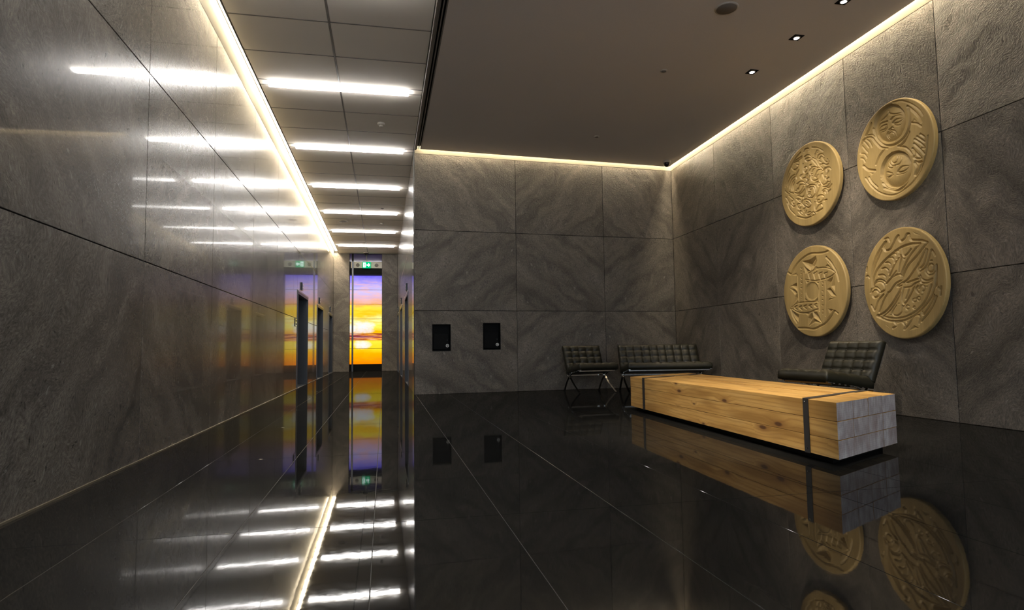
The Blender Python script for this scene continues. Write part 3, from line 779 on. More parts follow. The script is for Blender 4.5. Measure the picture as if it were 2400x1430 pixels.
# square downlights along the wall of discs; their beams graze the wall
def downlight(x, y, label, aim, watt, size=.9, blend=.6, color=(1.0, .86, .66), r=.035):
    root = empty('downlight', (x, y, ZL))
    s = .062
    mb = MB()
    for (a, b, c, d) in ((-s, -s + .012, -s, s), (s - .012, s, -s, s), (-s + .012, s - .012, -s, -s + .012), (-s + .012, s - .012, s - .012, s)): mb.box(a, b, c, d, -.006, .03)
    mb.box(-s, s, -s, s, -.001, .0)
    mb.build('trim', M['black'], root)
    mb = MB(); mb.lathe([(.042, -.003), (.042, -.010), (.034, -.012)], 20); rg = mb.build('lamp_ring', M['steel'], root)
    mb = MB(); mb.lathe([(.031, -.004), (.031, -.013), (.01, -.016)], 12); mb.build('lamp', M['lamp'], root)
    ld = bpy.data.lights.new('downlight_beam', 'SPOT'); ld.energy = watt; ld.color = color; ld.spot_size = size; ld.spot_blend = blend; ld.shadow_soft_size = r
    lo = link(bpy.data.objects.new('beam', ld), root); lo.location = (0, 0, -.05)
    d = Vector(aim) - Vector((x, y, ZL - .05)); lo.rotation_euler = d.to_track_quat('-Z', 'Y').to_euler()
    return tag(root, label, 'downlight', 'square downlights in the lobby ceiling')
downlight(4.80, 7.15, 'square downlight, farthest of the row beside the carved discs', (5.62, 7.12, 1.7), WALL_SPOT_W * .30, 1.0, 1.0)
downlight(4.79, 6.23, 'square downlight in the middle of the row beside the carved discs', (5.60, 6.40, 1.8), WALL_SPOT_W * .16, 1.05, 1.0)
downlight(4.78, 5.45, 'square downlight of the row beside the carved discs, cut by the top edge', (5.58, 5.68, 1.6), WALL_SPOT_W * .24, 1.0, 1.0)
# added downlights, unseen above the frame, to brighten the discs and bench
downlight(3.55, 4.95, 'added square downlight above the frame, aimed at the carved discs', (5.62, 7.14, 1.45), DISC_SPOT_W, .98, 1.0)
downlight(2.35, 4.55, 'added unseen square downlight over the front edge of the timber bench', (3.2, 5.6, .3), BENCH_SPOT_W * .75, .95)
downlight(1.20, 3.10, 'added unseen square downlight between the timber bench and the polished wall', (3.1, 5.0, .25), BENCH_SPOT_W * 1.3, .62)
downlight(2.90, 1.60, 'added unseen square downlight nearest to the street front before the bench', (3.3, 3.9, .25), BENCH_SPOT_W * .6, .6)

# ------------------------------------------------------------------ timber bench
A, B, C_, D_ = Vector((2.89, 3.54)), Vector((3.79, 4.02)), Vector((4.22, 8.12)), Vector((3.08, 7.44))
def bp(s, t):   # s along the bench from the near end, t across
    return (A * (1 - s) + D_ * s) * (1 - t) + (B * (1 - s) + C_ * s) * t
bench = empty('timber_bench', (*((A + B + C_ + D_) / 4), 0)); bo = Vector((*((A + B + C_ + D_) / 4), 0))
ZB0, ZB1 = .052, .42
LEN = (D_ - A).length
rb = random.Random(5)
zrow = [ZB0 + (ZB1 - ZB0) * k / 3 for k in range(4)]; tcol = [0, .25, .5, .75, 1]
for r in range(3):
    for c in range(4):
        g_ = .0016; gt = .0012
        za, zb_ = zrow[r] + (g_ if r else 0), zrow[r + 1] - (g_ if r < 2 else 0)
        if r == 2: zb_ += rb.choice([0, 0, -.002, .004]) if c else 0
        ta, tb_ = tcol[c] + gt, tcol[c + 1] - gt
        if c == 0: ta = 0 + rb.uniform(0, .002)
        if c == 3: tb_ = 1
        s0, s1 = rb.uniform(-.0006, .0006), 1 + rb.uniform(-.001, .001)
        P = [bp(s0, ta), bp(s0, tb_), bp(s1, tb_), bp(s1, ta)]
        ch = .0035
        V = []
        cen = sum(P, Vector((0, 0))) / 4
        def ins(p, d): q = cen - p; return p + Vector((math.copysign(min(d, abs(q.x)), q.x), 0)) * 1.0
        V = [Vector((*p, za)) - bo for p in P] + [Vector((*p, zb_)) - bo for p in P]
        F = [(3, 2, 1, 0), (4, 5, 6, 7), (0, 1, 5, 4), (1, 2, 6, 5), (2, 3, 7, 6), (3, 0, 4, 7)]
        wd = (P[1] - P[0]).length; hh = zb_ - za; ll = LEN
        UV = [[(ll, 0), (ll, wd), (0, wd), (0, 0)], [(0, .5), (0, .5 + wd), (ll, .5 + wd), (ll, .5)],
              [(0, 0), (wd, 0), (wd, hh), (0, hh)], [(0, 1), (ll, 1), (ll, 1 + hh), (0, 1 + hh)], [(0, 0), (wd, 0), (wd, hh), (0, hh)], [(ll, 1.5), (0, 1.5), (0, 1.5 + hh), (ll, 1.5 + hh)]]
        mb = MB()
        for i, (f, u) in enumerate(zip(F, UV)): mb.add([V[k] for k in f], [(0, 1, 2, 3)], [u], mat=1 if i in (2, 4) else 0)
        me = mb.mesh('beam', [M['timber'], M['end']])
        import bmesh as _bm
        bm = _bm.new(); bm.from_mesh(me); _bm.ops.remove_doubles(bm, verts=bm.verts, dist=1e-5); _bm.ops.recalc_face_normals(bm, faces=bm.faces)
        _bm.ops.bevel(bm, geom=list(bm.edges), offset=.0009, segments=1, affect='EDGES', material=-1, clamp_overlap=True)
        bm.to_mesh(me); bm.free()
        link(bpy.data.objects.new('beam', me), bench)
for s in (.083, .883):
    hw = .0155 if s < .5 else .0155
    mb = MB(); e_ = .006
    s0, s1 = s - hw * .5, s + hw * .5
    o1 = [bp(s0, -.006), bp(s1, -.006), bp(s1, 1.006), bp(s0, 1.006)]
    V = [Vector((*p, z)) - bo for z in (ZB0 - .004, ZB1 + .0065) for p in o1]
    mb.add(V, [(3, 2, 1, 0), (4, 5, 6, 7), (0, 1, 5, 4), (1, 2, 6, 5), (2, 3, 7, 6), (3, 0, 4, 7)])
    mb.build('steel_strap', M['strap'], bench, recalc=True)
    for z in (ZB0 + .03, ZB1 - .012):
        p = bp(s, -.008); mb = MB(); mb.lathe([(.006, -.004), (.006, .002), (.003, .004)], 10, (p.x - bo.x, p.y - bo.y, z), axis='x'); mb.build('rivet', M['steel'], bench)
pl = [bp(.03, .08), bp(.03, .93), bp(.97, .93), bp(.97, .08)]
V = [Vector((*p, z)) - bo for z in (0.0, ZB0 + .001) for p in pl]
mb = MB(); mb.add(V, [(3, 2, 1, 0), (4, 5, 6, 7), (0, 1, 5, 4), (1, 2, 6, 5), (2, 3, 7, 6), (3, 0, 4, 7)]); mb.build('plinth', M['black'], bench, recalc=True)
tag(bench, 'long low bench of stacked timber beams held by two steel straps', 'bench')

# ------------------------------------------------------------------ tufted leather seats on chrome cross frames
def cushion(w, l, t, nx, ny, puff=.022, res=7):
    """tufted pad: x across, y from 0 to l, z from 0 to t (+puff)"""
    gx, gy = nx * res, ny * res
    V = []; F = []; idx = {}
    for j in range(gy + 1):
        for i in range(gx + 1):
            u, v = i / gx, j / gy
            a = abs(math.sin(PI * u * nx)); b = abs(math.sin(PI * v * ny))
            ex = min(u * w, (1 - u) * w); ey = min(v * l, (1 - v) * l); ed = min(ex, ey)
            rnd_ = .5 * (1 - math.cos(PI * min(1, ed / .03)))
            z = t - .018 * (1 - rnd_) + puff * (a * b) ** .45 * rnd_
            cu, cv = (u * nx) % 1, (v * ny) % 1
            du, dv = min(cu, 1 - cu) * w / nx, min(cv, 1 - cv) * l / ny
            if 0 < round(u * nx) < nx and 0 < round(v * ny) < ny: z -= .016 * math.exp(-(du * du + dv * dv) / (.016 ** 2))
            idx[i, j] = len(V); V.append(((u - .5) * w, v * l, z))
    for j in range(gy):
        for i in range(gx): F.append((idx[i, j], idx[i + 1, j], idx[i + 1, j + 1], idx[i, j + 1]))
    rim = [idx[i, 0] for i in range(gx)] + [idx[gx, j] for j in range(gy)] + [idx[i, gy] for i in range(gx, 0, -1)] + [idx[0, j] for j in range(gy, 0, -1)]
    b0 = len(V)
    for r in rim: x, y, z = V[r]; V.append((x * 1.008, l / 2 + (y - l / 2) * 1.01, t * .5))
    b1 = len(V)
    for r in rim: x, y, z = V[r]; V.append((x, y, .008))
    n = len(rim)
    for k in range(n):
        k2 = (k + 1) % n
        F.append((rim[k2], rim[k], b0 + k, b0 + k2)); F.append((b0 + k2, b0 + k, b1 + k, b1 + k2))
    F.append(tuple(b1 + k for k in range(n)))
    mb = MB(); mb.add(V, F, smooth=True); return mb
def buttons(w, l, t, nx, ny):
    mb = MB()
    for i in range(1, nx):
        for j in range(1, ny): mb.lathe([(.009, -.004), (.009, .003), (.004, .006)], 8, (((i / nx) - .5) * w, j / ny * l, t - .012))
    return mb
def bez(p0, p1, p2, p3, n=14):
    return [tuple((1 - t) ** 3 * a + 3 * (1 - t) ** 2 * t * b + 3 * (1 - t) * t * t * c + t ** 3 * d for a, b, c, d in zip(p0, p1, p2, p3)) for t in [k / n for k in range(n + 1)]]
def seat(name, x, y, rz, w, nx, label, cat, rows=4):
    """front of the seat faces local -y; back edge of the frame near y=+.38"""
    root = empty(name, (x, y, 0), rz)
    hw = w / 2 - .02
    for sx in (-hw, hw):
        f1 = bez((sx, .40, .76), (sx, .30, .42), (sx, .10, .20), (sx, -.32, .006))
        f2 = bez((sx, -.37, .405), (sx, .02, .395), (sx, .22, .27), (sx, .37, .006))
        mb = MB(); mb.sweep(f1, .034, .013, (1, 0, 0)); mb.sweep(f2, .034, .0125, (1, 0, 0)); mb.build('side_frame', M['chrome'], root)
    for (yy, zz) in ((-.315, .385), (.235, .29), (.385, .715)):
        mb = MB(); mb.bevbox(-hw, hw, yy - .006, yy + .006, zz - .010, zz + .010, .002); mb.build('cross_rail', M['chrome'], root)
    mb = MB()
    for k in range(7):
        yy = -.30 + k * .075; mb.box(-hw, hw, yy - .014, yy + .014, .398 - k * .012, .403 - k * .012)
    tag(mb.build('straps', M['leather'], root), kind='stuff')
    mb = MB()
    for k in range(7):
        yy = -.30 + k * .075
        for sx in (-1, 1): mb.box(sx * (hw + .018) - .002, sx * (hw + .018) + .002, yy - .013, yy + .013, .385 - k * .012, .407 - k * .012)
    tag(mb.build('strap_buckles', M['chrome'], root), kind='stuff')
    m1 = Matrix.Translation((0, -.40, .405)) @ Matrix.Rotation(math.radians(-9), 4, 'X')
    c = cushion(w, .62, .115, nx, rows).build('seat_cushion', M['leather'], root, recalc=True); c.matrix_local = m1
    b_ = buttons(w, .62, .115, nx, rows).build('buttons', M['leather'], c); b_['kind'] = 'stuff'
    m2 = Matrix.Translation((0, .245, .375)) @ Matrix.Rotation(math.radians(67), 4, 'X')
    c = cushion(w, .47, .085, nx, rows).build('back_cushion', M['leather'], root, recalc=True); c.matrix_local = m2
    b_ = buttons(w, .47, .085, nx, rows).build('buttons', M['leather'], c); b_['kind'] = 'stuff'
    return tag(root, label, cat, 'tufted leather lounge seats')
seat('lounge_chair', 3.66, 10.72, math.radians(6), .74, 5, 'dark tufted leather armchair with crossed chrome legs against the back wall', 'armchair')
seat('lounge_sofa', 4.93, 10.35, math.radians(-8), 1.48, 10, 'dark tufted leather sofa in the corner behind the bench', 'sofa')
seat('lounge_chair', 4.90, 6.08, math.radians(-86), .74, 5, 'dark tufted leather armchair under the carved discs behind the bench', 'armchair', 4)

# ------------------------------------------------------------------ carved cedar discs
CARVE = {
 'd1': [
  ('g', 0.022, 0.014, '-022+086-038+079-054+067-069+052-080+030-084+018'),
  ('g', 0.022, 0.014, '+018+084+035+077+052+064'),
  ('g', 0.022, 0.014, '-045-068-026-076-010-080+016-078'),
  ('g', 0.022, 0.014, '-079-026-070-044-052-062'),
  ('g', 0.022, 0.014, '+022-073+040-071'),
  ('g', 0.022, 0.015, '-010+084-006+088+005+086+007+080'),
  ('g', 0.02, 0.014, '-010+070-002+072+008+068+014+058+006+063-007+064-004+058+005+056+014+057'),
  ('g', 0.02, 0.014, '+014+056+024+045+030+037+020+049'),
  ('g', 0.02, 0.014, '+019+058+029+050+038+034+048+023'),
  ('g', 0.02, 0.014, '+026+065+025+059+032+071+038+069+036+066'),
  ('g', 0.02, 0.014, '+033+053+038+059+048+058+055+050+052+046+049+051'),
  ('g', 0.02, 0.014, '+039+049+046+053+051+045+059+036+066+036+065+040'),
  ('g', 0.02, 0.014, '+039+044+045+038+042+034+051+034+060+028+068+029+070+033'),
  ('g', 0.02, 0.014, '+048+018+056+022+068+020+074+014'),
  ('g', 0.02, 0.014, '+050+018+058+020+061+012+059+005+067+012'),
  ('g', 0.02, 0.014, '+043+012+038+002+040-007+046-012+051-002+047+011'),
  ('g', 0.02, 0.014, '+055+001+058-005+066-003+067-009'),
  ('g', 0.02, 0.014, '+045-015+056-015+062-012+069-013'),
  ('g', 0.02, 0.014, '+047-020+059-022+070-016'),
  ('g', 0.02, 0.014, '+057-025+065-026+074-021'),
  ('g', 0.02, 0.014, '+060-036+070-032'),
  ('g', 0.02, 0.014, '+049-052+057-052'),
  ('g', 0.02, 0.014, '-015+055-016+039-010+032-002+038-006+045-011+044'),
  ('g', 0.02, 0.014, '+007+044+013+044+011+040+007+043'),
  ('g', 0.02, 0.014, '+008+022+006+032+015+037+029+033+019+031+014+026'),
  ('g', 0.02, 0.014, '+008+018+011+008+021+003+032+004+035+013'),
  ('g', 0.02, 0.014, '+044+022+033+024+027+019+022+012+028+009+030+013'),
  ('g', 0.018, 0.013, '+011+021+014+022+016+018+013+017'),
  ('g', 0.02, 0.014, '-028+028-022+021-010+020-001+026-006+026-008+022'),
  ('g', 0.018, 0.013, '-026+030-019+030-019+025-023+027'),
  ('g', 0.02, 0.014, '-031+045-042+034-040+026'),
  ('g', 0.02, 0.014, '-050+051-040+050-033+054'),
  ('g', 0.02, 0.014, '-049+068-039+068-030+063-033+057-037+060'),
  ('g', 0.02, 0.014, '-048+072-034+073-018+075'),
  ('g', 0.02, 0.014, '-039+068-025+070-018+072'),
  ('g', 0.02, 0.014, '-059+061-052+052-043+047'),
  ('g', 0.02, 0.014, '-046+038-060+036-071+027-074+016'),
  ('g', 0.02, 0.014, '-046+032-058+029-066+018-067+009'),
  ('g', 0.02, 0.014, '-048+026-056+021-061+011-059+002'),
  ('g', 0.02, 0.014, '-048+019-054+012-054+001'),
  ('g', 0.018, 0.012, '-064+046-072+036-078+021'),
  ('g', 0.02, 0.014, '-004+008+002+010+000+001-006+005'),
  ('g', 0.02, 0.014, '-041+012-029+015-018+011-012+002-018+005-029+007-034+002-042-003-046-003'),
  ('g', 0.02, 0.014, '-049-008-038-012-026-008-018+000'),
  ('g', 0.02, 0.014, '-035-016-026-014-014-008'),
  ('g', 0.02, 0.014, '-040-017-022-025-013-016-008-003'),
  ('g', 0.018, 0.013, '-040+000-034+000-037-004'),
  ('g', 0.02, 0.014, '-006-020-006-008+004-003+019-007+024-017+022-027+010-035-005-031'),
  ('g', 0.02, 0.014, '+001-015+001-009+008-009+012-013+005-015'),
  ('g', 0.02, 0.014, '-002-019+005-021+002-025+008-030+002-030-002-024'),
  ('g', 0.018, 0.013, '+013-009+018-015+020-025'),
  ('g', 0.02, 0.014, '+023-036+032-024+039-013'),
  ('g', 0.018, 0.013, '+037-010+036-012+035-013+033-013+031-012+030-010+030-008+030-006+032-005+034-006+035-007+037-008+037-010'),
  ('g', 0.02, 0.014, '+025-003+032-003'),
  ('g', 0.02, 0.014, '+044-029+051-026+059-030+060-036'),
  ('g', 0.02, 0.014, '+044-032+052-031+054-036'),
  ('g', 0.02, 0.014, '+024-044+029-037+040-037+048-042+045-049+035-053+026-051+027-046+033-046'),
  ('g', 0.02, 0.014, '+018-048+016-057+017-066'),
  ('g', 0.02, 0.014, '+021-067+028-060+038-057+042-062'),
  ('g', 0.02, 0.014, '+025-072+042-069'),
  ('g', 0.02, 0.014, '-045-024-036-032-028-039-034-028-043-026'),
  ('g', 0.02, 0.014, '-028-038-020-033-007-035+003-043+005-051-004-056-017-049-026-040'),
  ('g', 0.018, 0.013, '-010-041-004-044-007-048-011-045'),
  ('g', 0.02, 0.014, '-025-026-020-024-019-030'),
  ('g', 0.02, 0.014, '-072-008-064-015-055-024-053-032-058-034-062-026-057-024'),
  ('g', 0.02, 0.014, '-083-010-076-020-072-030'),
  ('g', 0.02, 0.014, '-065-033-058-040-050-041'),
  ('g', 0.02, 0.014, '-084+006-078+000-068-006'),
  ('g', 0.02, 0.014, '-069+000-063-004-054-008'),
  ('g', 0.02, 0.014, '-043-047-042-039-032-040-028-046-035-051-040-046'),
  ('g', 0.02, 0.014, '-040-056-032-065-025-068-029-059-034-058'),
  ('g', 0.02, 0.014, '-022-056-015-054-020-060'),
  ('g', 0.02, 0.014, '-011-062-014-069-005-074+004-070-003-067-007-069'),
  ('g', 0.02, 0.014, '+005-077+010-070+018-077'),
  ('g', 0.016, 0.011, '+005+019+003+013'),
  ('g', 0.016, 0.011, '-008+017-004+012-002+015'),
  ('g', 0.016, 0.011, '+032+030+036+030+042+025'),
 ],
 'd2': [
  ('p', 0.03, '+033+033+029+028+025+023+019+019+013+017+006+015-002+015-009+016-016+018-023+022-030+026-035+031-040+038-044+044-046+052-047+059-047+066-045+073-042+079-038+085-033+089-027+093-020+095-013+096-005+096+002+095+009+092+016+088+022+084+027+078+031+072+035+066+037+059+038+052+037+045+036+039+033+033'),
  ('b', 0.03, '+028+035+024+030+019+025+013+022+006+020-001+020-009+021-016+023-023+027-029+032-034+039-037+046-039+053-039+060-038+068-035+074-031+080-025+084-018+088-011+089-004+089+004+088+011+085+017+081+023+075+027+069+030+062+032+055+032+048+031+042+028+035'),
  ('g', 0.03, 0.018, '-047+060-040+037-019+016+006+009+031+016+044+032+048+050+045+068'),
  ('g', 0.026, 0.016, '-028+070-015+073-008+077-007+084-004+077+010+070+025+068'),
  ('g', 0.022, 0.015, '-040+056-033+063-022+064-009+062'),
  ('g', 0.022, 0.015, '-001+062+008+066+018+065+030+060'),
  ('g', 0.02, 0.014, '-036+052-028+057-012+056-017+049-028+050-036+052'),
  ('g', 0.02, 0.014, '+004+054+014+058+028+055+021+051+012+051+004+054'),
  ('g', 0.018, 0.01, '-030+046-017+045-010+050'),
  ('g', 0.018, 0.01, '+009+048+020+044+030+047'),
  ('g', 0.022, 0.015, '+010+025+008+022+005+020+002+020-002+020-006+021-009+024-011+027-012+030-013+034-012+037-010+039-007+041-004+042+000+041+003+040+006+038+009+035+010+031+010+028+010+025'),
  ('g', 0.018, 0.012, '+005+028+003+026+001+025-001+025-004+026-006+027-008+030-008+032-008+035-006+036-004+037-001+037+001+036+003+035+005+032+005+030+005+028'),
  ('g', 0.018, 0.012, '-007+044-002+045+002+046+005+043'),
  ('p', 0.032, '+041-060+037-066+033-070+028-074+022-077+015-079+008-080+001-079-006-077-013-075-019-071-024-066-029-061-032-054-034-048-036-041-035-034-034-028-031-021-027-016-022-011-016-007-010-005-003-003+004-003+011-004+018-006+024-009+030-013+035-018+039-023+042-029+044-035+045-042+045-048+044-054+041-060'),
  ('b', 0.032, '+037-058+033-063+028-068+022-071+015-074+008-075+001-074-006-072-012-069-018-064-022-059-026-052-028-045-028-038-027-031-024-025-020-019-014-015-008-011-001-009+006-008+013-009+020-012+026-015+031-020+036-025+038-032+040-038+040-045+039-052+037-058'),
  ('g', 0.03, 0.018, '-027-070-013-077+007-084+026-078+037-065+042-048'),
  ('g', 0.026, 0.016, '-030-059-019-071-001-078+018-074+033-061+037-051'),
  ('g', 0.022, 0.015, '-032-041-021-039-004-047-014-051-025-047-032-041'),
  ('g', 0.018, 0.01, '-034-048-018-054-002-050'),
  ('g', 0.022, 0.015, '+010-047+020-040+035-042+030-048+020-050+010-047'),
  ('g', 0.018, 0.01, '+008-052+026-054+036-048'),
  ('g', 0.022, 0.014, '+010-022+009-025+007-026+004-027+001-027-002-025-004-023-006-021-007-018-006-015-005-013-003-011+000-011+003-011+006-012+008-014+010-017+011-020+010-022'),
  ('g', 0.02, 0.012, '+005-032+002-032-002-031-005-030-008-027-010-025-012-022-013-019-013-016-012-013-011-010-009-008-006-007-003-006+000-006+003-007+007-008+010-010+012-013+014-016+015-019'),
  ('g', 0.018, 0.01, '+015-014+021-024+016-032+008-033'),
  ('g', 0.018, 0.01, '-019-020-016-029-006-035+003-033'),
  ('g', 0.022, 0.012, '+008+095+028+090+051+075+069+057+077+043'),
  ('g', 0.022, 0.012, '+086+000+081-028+068-055+048-075+023-086-006-090-035-079-058-061-077-036'),
  ('g', 0.028, 0.018, '+043+073+057+058+068+043+073+031'),
  ('g', 0.028, 0.018, '-088+022-083+040-071+048-055+044-042+028-030+015-013+008'),
  ('g', 0.026, 0.016, '-022+008-036-002-046-016'),
  ('g', 0.022, 0.01, '-080+046-072+038-063+026'),
  ('g', 0.022, 0.01, '-071+046-060+036-054+024'),
  ('g', 0.022, 0.01, '-081+034-075+026-067+016'),
  ('g', 0.022, 0.01, '-085+019-076+015-070+006'),
  ('g', 0.022, 0.01, '-087+010-080+006-075-002'),
  ('g', 0.03, 0.018, '-081-009-069-020-049-028'),
  ('g', 0.03, 0.018, '-070+053-060+063-053+073'),
  ('g', 0.018, 0.012, '-064+052-052+049-046+043'),
  ('c', 0.5, '-068-025-049-032-059-035'),
  ('c', 0.5, '+057+046+066+034+051+039'),
  ('g', 0.024, 0.016, '+048+039+061+033+072+023'),
  ('g', 0.028, 0.018, '+043+022+032+009+022+003+015+003'),
  ('g', 0.024, 0.016, '+018+001+031-004+040-013+046-022'),
  ('g', 0.024, 0.014, '+069+009+078+000+078-008+070-002+061+007'),
  ('g', 0.024, 0.014, '+055+004+070-010+077-020+071-018'),
  ('g', 0.024, 0.014, '+053-004+067-020+075-031'),
  ('g', 0.024, 0.014, '+049-012+057-023+066-034'),
  ('g', 0.024, 0.014, '+051-016+054-025+051-030+058-035+068-037'),
  ('g', 0.03, 0.018, '+054-039+060-043+068-044'),
  ('g', 0.026, 0.016, '+052-041+057-052+051-064'),
  ('g', 0.022, 0.012, '+067-048+062-058+053-066'),
  ('g', 0.026, 0.014, '-067-037-060-049-045-064'),
 ],
 'd3': [
  ('g', 0.026, 0.016, '-082+052-071+047-062+057-044+070-023+079-002+083+021+080+039+079+051+080'),
  ('g', 0.026, 0.016, '+045+068+055+059+066+044+074+028+078+014'),
  ('g', 0.026, 0.016, '+060-048+049-060+033-072+016-078-004-083-030-080-054-079'),
  ('g', 0.022, 0.014, '+071-053+062-047'),
  ('g', 0.026, 0.016, '-077-034-070-052-058-066'),
  ('c', 1, '-032+071-005+071+015+077+013+066+001+057-004+045-016+054'),
  ('c', 0.9, '+015+076+018+065+013+056-002+044-003+058'),
  ('c', 0.8, '-027+060-002+044-022+041'),
  ('c', 0.8, '-002+044+013+054+023+048'),
  ('c', 0.9, '+039+048+048+054+069+033+052+044'),
  ('c', 0.8, '+044+066+060+046+049+055'),
  ('c', 1, '+067+031+058+014+041+001+045+018'),
  ('c', 0.8, '+066+030+051+023+038+019'),
  ('c', 0.9, '+067+028+067-007+056+005'),
  ('c', 1, '+041+000+053+003+071-018+056-016'),
  ('c', 0.9, '+042-002+054-016+071-019+054-019'),
  ('c', 0.8, '+071-019+043-026+048-020'),
  ('c', 1, '-080+018-052+025-050+004-068+017'),
  ('c', 0.9, '-080+016-059+010-050+002-060-003'),
  ('c', 0.8, '-050+001-050-013-074-030-060-006'),
  ('c', 0.8, '-045+069-035+072-067+046-058+057'),
  ('c', 0.7, '-070+044-052+048-050+040'),
  ('c', 0.9, '-076-036-050-048-052-066-070-052'),
  ('c', 0.7, '-067-024-050-016-047-021'),
  ('c', 1, '-006-043+010-046+025-072-001-058'),
  ('c', 1, '-005-044-003-058-023-077-020-057'),
  ('c', 0.9, '-001-059+025-072+001-070-023-078'),
  ('c', 0.8, '-008-045-032-046-019-053'),
  ('c', 0.8, '+025-072+060-046+049-058'),
  ('c', 0.8, '+043-041+062-044+046-052'),
  ('c', 0.6, '-010-042+013-037+011-044'),
  ('g', 0.016, 0.01, '-048+041-049+007-048-021'),
  ('g', 0.016, 0.01, '-027+045-028+005-029-019'),
  ('g', 0.016, 0.01, '+021+019+018-014+017-045'),
  ('g', 0.016, 0.01, '+039+019+038-016+034-056'),
  ('g', 0.018, 0.012, '-002+044+021+048+041+046+060+039+069+032'),
  ('g', 0.018, 0.012, '-022+028+009+022+039+023+057+026+069+032'),
  ('g', 0.018, 0.012, '-074-030-057-023-026-022+014-024'),
  ('g', 0.018, 0.012, '-074-033-049-044-019-046+013-040'),
  ('p', 0.01, '+018-003+017-008+014-012+011-016+007-018+002-020-003-021-008-021-012-019-017-017-020-014-023-010-025-005-026-001-025+004-023+009-021+013-017+017-013+019-008+021-003+022+002+021+006+020+010+018+014+014+016+010+018+006+019+001+018-003'),
  ('c', 0.9, '-023+026-006+024-019+018'),
  ('c', 0.9, '+005+021+020+019+018+012'),
  ('c', 0.9, '-028-012-029-020-015-021'),
  ('c', 0.9, '+015-014+000-023+014-026'),
  ('c', 0.9, '-039+057-030+056-035+051'),
  ('c', 0.7, '-039+048-031+047-035+051'),
  ('c', 0.9, '-039+044-031+043-036+039'),
  ('c', 0.7, '-040+036-032+035-035+039'),
  ('c', 0.9, '-040+034-032+033-036+028'),
  ('c', 0.7, '-040+025-032+024-036+028'),
  ('c', 0.9, '-041+025-032+024-037+019'),
  ('c', 0.7, '-041+016-033+015-037+019'),
  ('c', 0.9, '-042+012-033+012-038+007'),
  ('c', 0.7, '-042+004-034+003-038+007'),
  ('c', 0.9, '-042+003-034+002-038-002'),
  ('c', 0.7, '-042-005-034-006-038-002'),
  ('c', 0.9, '-043-006-034-007-039-011'),
  ('c', 0.7, '-043-014-035-015-039-012'),
  ('c', 0.9, '+027+018+035+017+031+013'),
  ('c', 0.9, '+026+011+034+010+030+006'),
  ('c', 0.9, '+025-001+034-002+029-006'),
  ('c', 0.9, '+025-011+033-012+029-016'),
  ('c', 0.9, '+024-020+032-020+028-024'),
  ('c', 0.9, '+023-031+032-032+027-036'),
  ('c', 0.9, '+023-042+031-042+027-046'),
  ('c', 0.9, '+022-049+030-049+026-053'),
  ('t', 0.016, '-013+041-001+043-009+027'),
  ('t', 0.016, '+004+038+015+041+008+025'),
  ('t', 0.016, '+020+036+031+038+024+023'),
  ('t', 0.016, '+036+034+047+036+040+021'),
  ('g', 0.02, 0.014, '-055-028-064-032-055-037'),
  ('g', 0.02, 0.014, '-040-030-048-033-039-038'),
  ('g', 0.02, 0.014, '-024-029-033-032-024-037'),
  ('g', 0.02, 0.014, '-007-029-015-032-006-037'),
  ('g', 0.02, 0.014, '+010-028+002-031+010-036'),
 ],
 'd4': [
  ('g', 0.026, 0.018, '+064+063+053+068+029+073+025+078+024+084+018+085+012+078+004+075-001+079-002+086-009+082-017+072-026+064-037+064-040+071-034+079'),
  ('g', 0.026, 0.018, '-036+080-050+069-063+055-071+040-076+022-076+003'),
  ('g', 0.026, 0.018, '+048+064+025+066+000+063-025+053-048+041-065+027-074+009-076-004'),
  ('g', 0.026, 0.018, '+064+063+052+054+035+041+018+030+006+016+001+006'),
  ('g', 0.022, 0.016, '+048+064+032+053+017+040+002+020+000+008'),
  ('g', 0.024, 0.016, '-047+065-056+053-066+040-073+028'),
  ('g', 0.02, 0.016, '+001+050-013+038-025+022-030+015'),
  ('g', 0.02, 0.016, '+003+046-003+032-006+020'),
  ('g', 0.022, 0.016, '+004+064+007+049+015+049+026+057'),
  ('c', 0.7, '+025+064+038+062+030+060'),
  ('c', 0.7, '+004+045+014+043+008+039'),
  ('g', 0.022, 0.016, '-040+002-022+013-004+016+001+006-016+000-030-012-037-015'),
  ('g', 0.018, 0.012, '-026+012-012+023'),
  ('g', 0.022, 0.016, '-037-016-047-026-057-041-062-049'),
  ('g', 0.022, 0.016, '-048-017-063-028-074-045-082-035'),
  ('g', 0.024, 0.018, '-068-056-049-051-030-038-016-024-006-013+000+000'),
  ('g', 0.022, 0.016, '+000-001+014+005+029+018+040+028+050+040+059+053'),
  ('g', 0.022, 0.016, '+045+021+053+027+060+042+063+051'),
  ('g', 0.022, 0.016, '+044+016+057+022+065+035+072+049+079+039'),
  ('g', 0.022, 0.016, '-052-058-028-062-002-062+023-055+044-043+058-027+067-010'),
  ('g', 0.024, 0.018, '-067-056-043-065-019-068+006-066+031-056+053-042+068-025+077-003+081+022'),
  ('g', 0.022, 0.016, '-051-057-033-047-016-032-005-017'),
  ('g', 0.02, 0.016, '+004-009-001-022-001-034+004-037+018-024+028-010'),
  ('g', 0.02, 0.014, '+004-009+019-009+031-004+043-001'),
  ('g', 0.02, 0.014, '+016-013+011-023+007-029'),
  ('g', 0.022, 0.016, '+011-001+030+002+038+003'),
  ('g', 0.022, 0.016, '+001+002-012-005-002-005'),
  ('g', 0.02, 0.014, '+031-004+020-021+000-043'),
  ('g', 0.022, 0.016, '+041+015+039+021+040+028'),
  ('c', 0.8, '-038+088-011+092-026+090'),
  ('g', 0.02, 0.014, '-038+085-029+086-025+079'),
  ('c', 0.8, '+032+088+046+081+050+078+036+082'),
  ('c', 0.8, '-050-072-034-082-042-075'),
  ('c', 0.8, '+010-086+023-076+035-082'),
